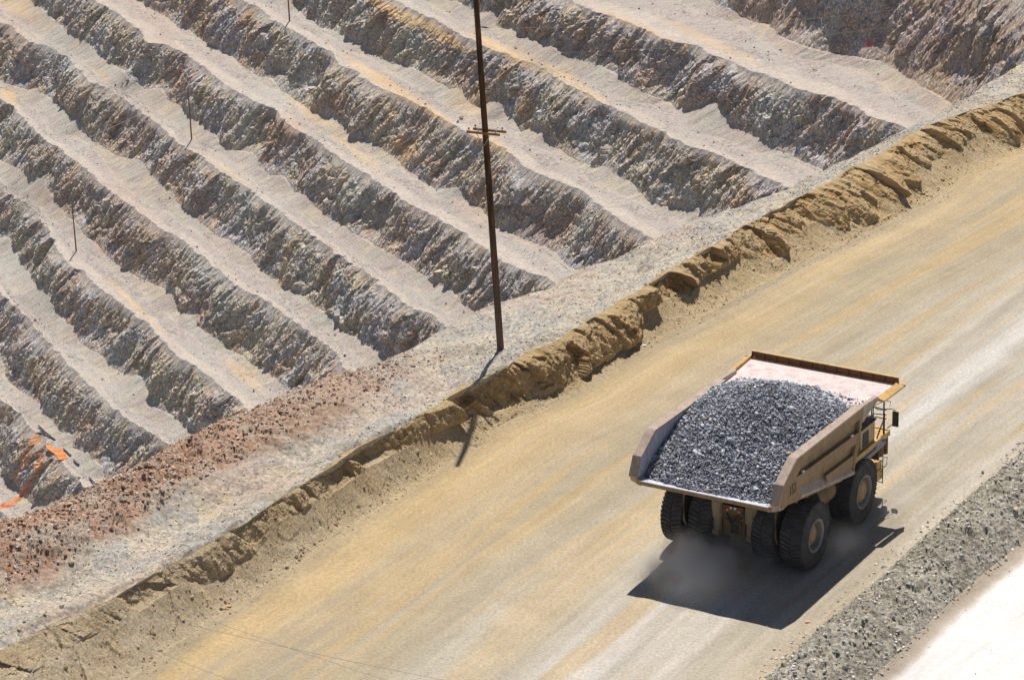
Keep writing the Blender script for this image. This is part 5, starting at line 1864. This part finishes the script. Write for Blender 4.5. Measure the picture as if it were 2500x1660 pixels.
M_B1 = M_stone('boulder_brown', (0.30, 0.20, 0.15), (0.36, 0.24, 0.18), (0.42, 0.29, 0.22))
M_B2 = M_stone('boulder_grey', (0.22, 0.20, 0.16), (0.26, 0.23, 0.18), (0.3, 0.27, 0.22))
M_B3 = M_stone('boulder_pale', (0.52, 0.44, 0.29), (0.56, 0.48, 0.33), (0.6, 0.5, 0.36))
for i, (px, sp, mt, lab) in enumerate([
    ((302, 1190), 28, M_B1, 'angular reddish brown boulder, upper left one on the red rubble slope'),
    ((341, 1178), 17, M_B1, 'small brown boulder on the red rubble, right of the angular one'),
    ((262, 1184), 15, M_B2, 'small dark grey boulder on the rim at the edge of the terraces'),
    ((301, 1224), 32, M_B2, 'wide flat olive grey slab lying on the grey patch of the rubble slope'),
    ((278, 1230), 20, M_B2, 'small olive block just left of the flat olive slab'),
    ((355, 1214), 26, M_B1, 'pinkish brown boulder resting above another at the foot of the rubble'),
    ((354, 1229), 22, M_B3, 'tan rounded boulder at the foot of the red rubble, under the pinkish one'),
    ((395, 1206), 20, M_B1, 'brown boulder at the right foot of the red rubble'),
    ((306, 1267), 15, M_B1, 'brown block alone between rubble and grey ground'),
    ((94, 1300), 18, M_B2, 'grey wedge of rock on the left part of the red rubble'),
    ((172, 1332), 22, M_B3, 'tan flat rock at the lower border of the red rubble'),
    ((137, 1353), 17, M_B2, 'grey block at the lower left border of the rubble'),
    ((481, 1151), 20, M_B3, 'whitish rock among the red rubble'),
    ((576, 1114), 14, M_B3, 'small pale orange rock high on the red rubble'),
    ((151, 1484), 20, M_B3, 'cream coloured rounded boulder alone on the grey shoulder at the lower left'),
    ((47, 1541), 13, M_B3, 'white stone on the bluish gravel near the left bottom corner'),
    ((110, 1510), 10, M_B2, 'small grey stone beside the cream boulder'),
    ((1008, 896), 20, M_B1, 'brown block half buried in the shoulder left of the power pole'),
    ((1290, 722), 10, M_B3, 'small cream stone on the rim right of the power pole'),
    ((1150, 900), 7, M_B1, 'small brown stone left of the pole foot'),
    ((2061, 575), 13, M_B1, 'brown clod lying on the apron below the berm near the road'),
    ((2133, 1471), 16, M_B2, 'pale flat stone at the road edge beside the truck shadow'),
    ((2400, 1155), 13, M_B2, 'brown stone at the road edge by the upper end of the windrow'),
    ((2199, 1524), 20, M_B2, 'dark clod on the outer side of the windrow'),
    ((2123, 1574), 16, M_B3, 'pale round stone on the windrow near the bottom'),
    ((2062, 1630), 18, M_B3, 'whitish stone low on the windrow near the bottom edge'),
    ((2010, 1600), 14, M_B3, 'pale stone on the windrow crest near the bottom edge'),
    ((2480, 1250), 22, M_B3, 'pale angular rock on the windrow at the right edge'),
    ((1890, 1585), 12, M_B3, 'cream stone at the road edge near the bottom')]):
    boulder(px, sp, mt, lab, 200 + i)
for i, (px, sp, mt, lab) in enumerate([
    ((1127, 290), 15, M_B1, 'big brown boulder on the ledge just left of the pole crossarm'),
    ((1119, 297), 9, M_B1, 'smaller brown rock at the left foot of the big ledge boulder'),
    ((617, 953), 11, M_B2, 'dark grey boulder on the terrace above the rubble slope'),
    ((391, 83), 8, M_B2, 'small dark rock on the upper left terrace'),
    ((842, 868), 9, M_B2, 'dark rock on the terrace end left of the pale yellow patch'),
    ((310, 198), 13, M_B2, 'dark fallen block on the terrace at the upper left, largest of the pile'),
    ((295, 205), 10, M_B2, 'dark fallen block left of the largest in the upper left pile'),
    ((280, 208), 9, M_B1, 'reddish fallen block at the left end of the upper left pile'),
    ((2086, 209), 9, M_B3, 'white stone on the wide pinkish terrace at the upper right'),
    ((1874, 134), 8, M_B2, 'dark stone on the wide pinkish terrace at the upper right'),
    ((87, 780), 9, M_B1, 'brown rock on the lower left terrace'),
    ((167, 595), 8, M_B1, 'reddish rock beside the foot of the left pole'),
    ((1259, 117), 10, M_B3, 'pale stone on the ochre ledge right of the pole'),
    ((1094, 521), 8, M_B3, 'white stone on the terrace left of the pole, halfway up')]):
    boulder(px, sp, mt, lab, 300 + i, near=False)

# rubble on the far terraces
rs = np.random.RandomState(77)
benrows = np.where((FM[:, 900] < 0.01))[0]
benrows = benrows[(benrows > 60) & (benrows < P.shape[0] - 60)]
N = 60000
ri = rs.choice(benrows, N)
ci = rs.randint(0, NU, N)
pos = P[ri, ci]
vis = (pxw[ri, ci, 0] > -20) & (pxw[ri, ci, 0] < 2520) & (pxw[ri, ci, 1] > -20) & (pxw[ri, ci, 1] < 1300)
dens = fbm(wuv[ri, ci, 0] * 0.05, wuv[ri, ci, 1] * 0.12, 4)
tal_ = TM[ri, ci]
vis &= (rs.rand(N) < np.clip(0.35 + 1.6 * dens, 0.03, 1) * (1 - 0.8 * tal_) * (1 - 0.6 * PA[ri, ci]))
pos = pos[vis]
S = 0.22 + 0.75 * rs.rand(len(pos)) ** 5
jit = rs.uniform(-0.25, 0.25, (len(pos), 3))
jit[:, 2] = S * 0.12
o = rocks('rubble', pos + jit, S, M_FAR, 41)
tag(o, 'scattered rubble lying on the terraces of the far pit wall', 'rubble', kind='stuff')

# =================================================================== SMALL THINGS ON THE FAR WALL
def flat_patch(name, pxs, mat, lift, label, cat, thick=0.12):
    pts = [wall_interp(p) for p in pxs]
    z = np.mean([p[2] for p in pts]) + lift
    P3 = [atz(np.array(p, float), np.array(z)) for p in pxs]
    n_ = len(P3)
    b = MB()
    b.add([tuple(p) for p in P3] + [tuple(p - np.array([0, 0, thick])) for p in P3], [tuple(range(n_)), tuple(range(2 * n_ - 1, n_ - 1, -1))] + [(i, (i + 1) % n_, (i + 1) % n_ + n_, i + n_) for i in range(n_)])
    o = b.build(name, mat)
    tag(o, label, cat)
    return o


mp = NT('mineral_water', rough=0.25, spec=0.4)
co = mp.obj()
M_POOL = mp.fin(mp.ramp(mp.noise(co, 0.35, 4, 0.6, 0.6), [(0.3, (0.50, 0.10, 0.04)), (0.5, (0.85, 0.25, 0.06)), (0.7, (0.95, 0.45, 0.12))]))
flat_patch('mineral_pool', [(112, 1084), (125, 1086), (131, 1097), (147, 1094), (156, 1103), (169, 1117), (160, 1121), (144, 1122), (134, 1108), (120, 1098), (113, 1092)], M_POOL, 0.35, 'bright orange pool of mineral water on the terrace at the lower left', 'pool')
M_PIPE = emit_free('blue_black_pipe', (0.06, 0.07, 0.12), 0.4)
for pl, lab in (([(94, 1038), (110, 1054), (122, 1063), (134, 1073)], 'dark pipe lying on the ledge above the orange pool'), ([(155, 1095), (165, 1104), (173, 1112)], 'short dark pipe lying behind the orange pool'),
                ([(180, 1122), (186, 1129), (193, 1134)], 'short dark pipe just right of the orange pool'), ([(218, 1165), (228, 1176), (239, 1187)], 'dark pipe near the rubble rim at the lower left')):
    zz = wall_interp(pl[0])[2] + 0.4
    b = MB().tube([tuple(atz(np.array(p, float), np.array(zz))) for p in pl], 0.22, 8)
    tag(b.build('drain_pipe', M_PIPE, None, smooth=True), lab, 'pipe', 'drain pipes on the orange stained ledge')
# red tarp on the rock face at the upper right
q = wall_interp((2121, 107))
nrm = (CO - q) / np.linalg.norm(CO - q)
s_ = np.linalg.norm(q - CO) / FPX
b = MB()
cor = [(-6, 7), (-2, -7), (7, -8), (3, 4)]
q0 = q + nrm * 1.6
fr = [q0 + RT * a * s_ - UP * c * s_ for a, c in cor]
bk_ = [p - nrm * 0.08 for p in fr]
b.add([tuple(p) for p in fr + bk_], [(0, 1, 2, 3), (7, 6, 5, 4), (0, 4, 5, 1), (1, 5, 6, 2), (2, 6, 7, 3), (3, 7, 4, 0)])
tag(b.build('marker_panel', emit_free('red_fabric', (0.80, 0.05, 0.03), 0.8)), 'small bright red marker sheet hung on the rock face at the upper right', 'marker')
# litter
for px, c, lab in (((1573, 845), (0.85, 0.85, 0.85), 'tiny white scrap of litter at the road edge below the berm'), ((559, 1481), (0.8, 0.25, 0.1), 'tiny orange scrap on the lower left of the road'),
                   ((1971, 1519), (0.8, 0.3, 0.25), 'tiny pink survey flag at the road edge near the windrow')):
    p = ground_px(px, 0.1)
    b = MB().box(-0.11, 0.11, -0.07, 0.07, 0, 0.05)
    o = b.build('litter', emit_free('litter_paint', c, 0.6), bevel=0.01)
    o.location = tuple(p + np.array([0, 0, 0.02]))
    tag(o, lab, 'litter')

# =================================================================== DUST BEHIND THE WHEELS
def dust():
    m = bpy.data.materials.new('dust')
    m.use_nodes = True
    t = m.node_tree
    t.nodes.clear()
    out = t.nodes.new('ShaderNodeOutputMaterial')
    pv = t.nodes.new('ShaderNodeVolumePrincipled')
    pv.inputs['Color'].default_value = (0.93, 0.91, 0.88, 1)
    pv.inputs['Anisotropy'].default_value = 0.3
    tc = t.nodes.new('ShaderNodeTexCoord')
    acc = None

    def mt(op, a, b=None, clamp=False):
        x = t.nodes.new('ShaderNodeMath')
        x.operation = op
        x.use_clamp = clamp
        for i, v in enumerate((a, b)):
            if v is None: continue
            if isinstance(v, (int, float)): x.inputs[i].default_value = v
            else: t.links.new(v, x.inputs[i])
        return x.outputs[0]
    for (c, r, w) in (((-2.6, 1.3, 0.6), (3.4, 2.6, 1.5), 1.0), ((-1.2, -0.4, 0.6), (2.2, 3.0, 1.4), 0.55), ((2.2, -4.3, 0.5), (2.4, 1.4, 1.5), 0.22), ((8.0, -4.6, 0.6), (2.6, 1.4, 1.6), 0.10), ((-3.8, 2.6, 0.4), (2.6, 2.2, 1.0), 0.5), ((-4.2, 0.2, 0.6), (3.6, 3.0, 1.4), 0.6)):
        mp_ = t.nodes.new('ShaderNodeMapping')
        mp_.vector_type = 'POINT'
        mp_.inputs['Location'].default_value = (-c[0] / r[0], -c[1] / r[1], -c[2] / r[2])
        mp_.inputs['Scale'].default_value = (1 / r[0], 1 / r[1], 1 / r[2])
        t.links.new(tc.outputs['Object'], mp_.inputs[0])
        ln = t.nodes.new('ShaderNodeVectorMath')
        ln.operation = 'LENGTH'
        t.links.new(mp_.outputs[0], ln.inputs[0])
        f = mt('SUBTRACT', 1.0, ln.outputs['Value'], True)
        f = mt('MULTIPLY', mt('MULTIPLY', f, f), w)
        acc = f if acc is None else mt('ADD', acc, f)
    nz = t.nodes.new('ShaderNodeTexNoise')
    nz.inputs['Scale'].default_value = 0.55
    nz.inputs['Detail'].default_value = 3
    nz.inputs['Distortion'].default_value = 0.5
    t.links.new(tc.outputs['Object'], nz.inputs['Vector'])
    nn = mt('SUBTRACT', mt('MULTIPLY', nz.outputs[0], 4.2), 1.45, True)
    t.links.new(mt('MULTIPLY', mt('MULTIPLY', acc, nn), 3.8), pv.inputs['Density'])
    t.links.new(pv.outputs[0], out.inputs['Volume'])
    return m


b = MB().box(-8, 11, -6.2, 6.2, 0.12, 2.6)
o = b.build('dust_cloud', dust())
o.matrix_world = TM_
tag(o, 'pale dust swirling up behind the rear wheels of the dump truck', 'dust', kind='stuff')


# =================================================================== AIR
hz = bpy.data.materials.new('haze')
hz.use_nodes = True
t = hz.node_tree
t.nodes.clear()
ho = t.nodes.new('ShaderNodeOutputMaterial')
hv = t.nodes.new('ShaderNodeVolumePrincipled')
hv.inputs['Color'].default_value = (0.93, 0.95, 1.0, 1)
hv.inputs['Density'].default_value = 0.00003
t.links.new(hv.outputs[0], ho.inputs['Volume'])
o = MB().box(-1500, 1500, -250, 2200, float(P[..., 2].min()) - 6, 120).build('haze', hz)
tag(o, 'thin dusty haze filling the air of the pit', 'haze', kind='stuff')
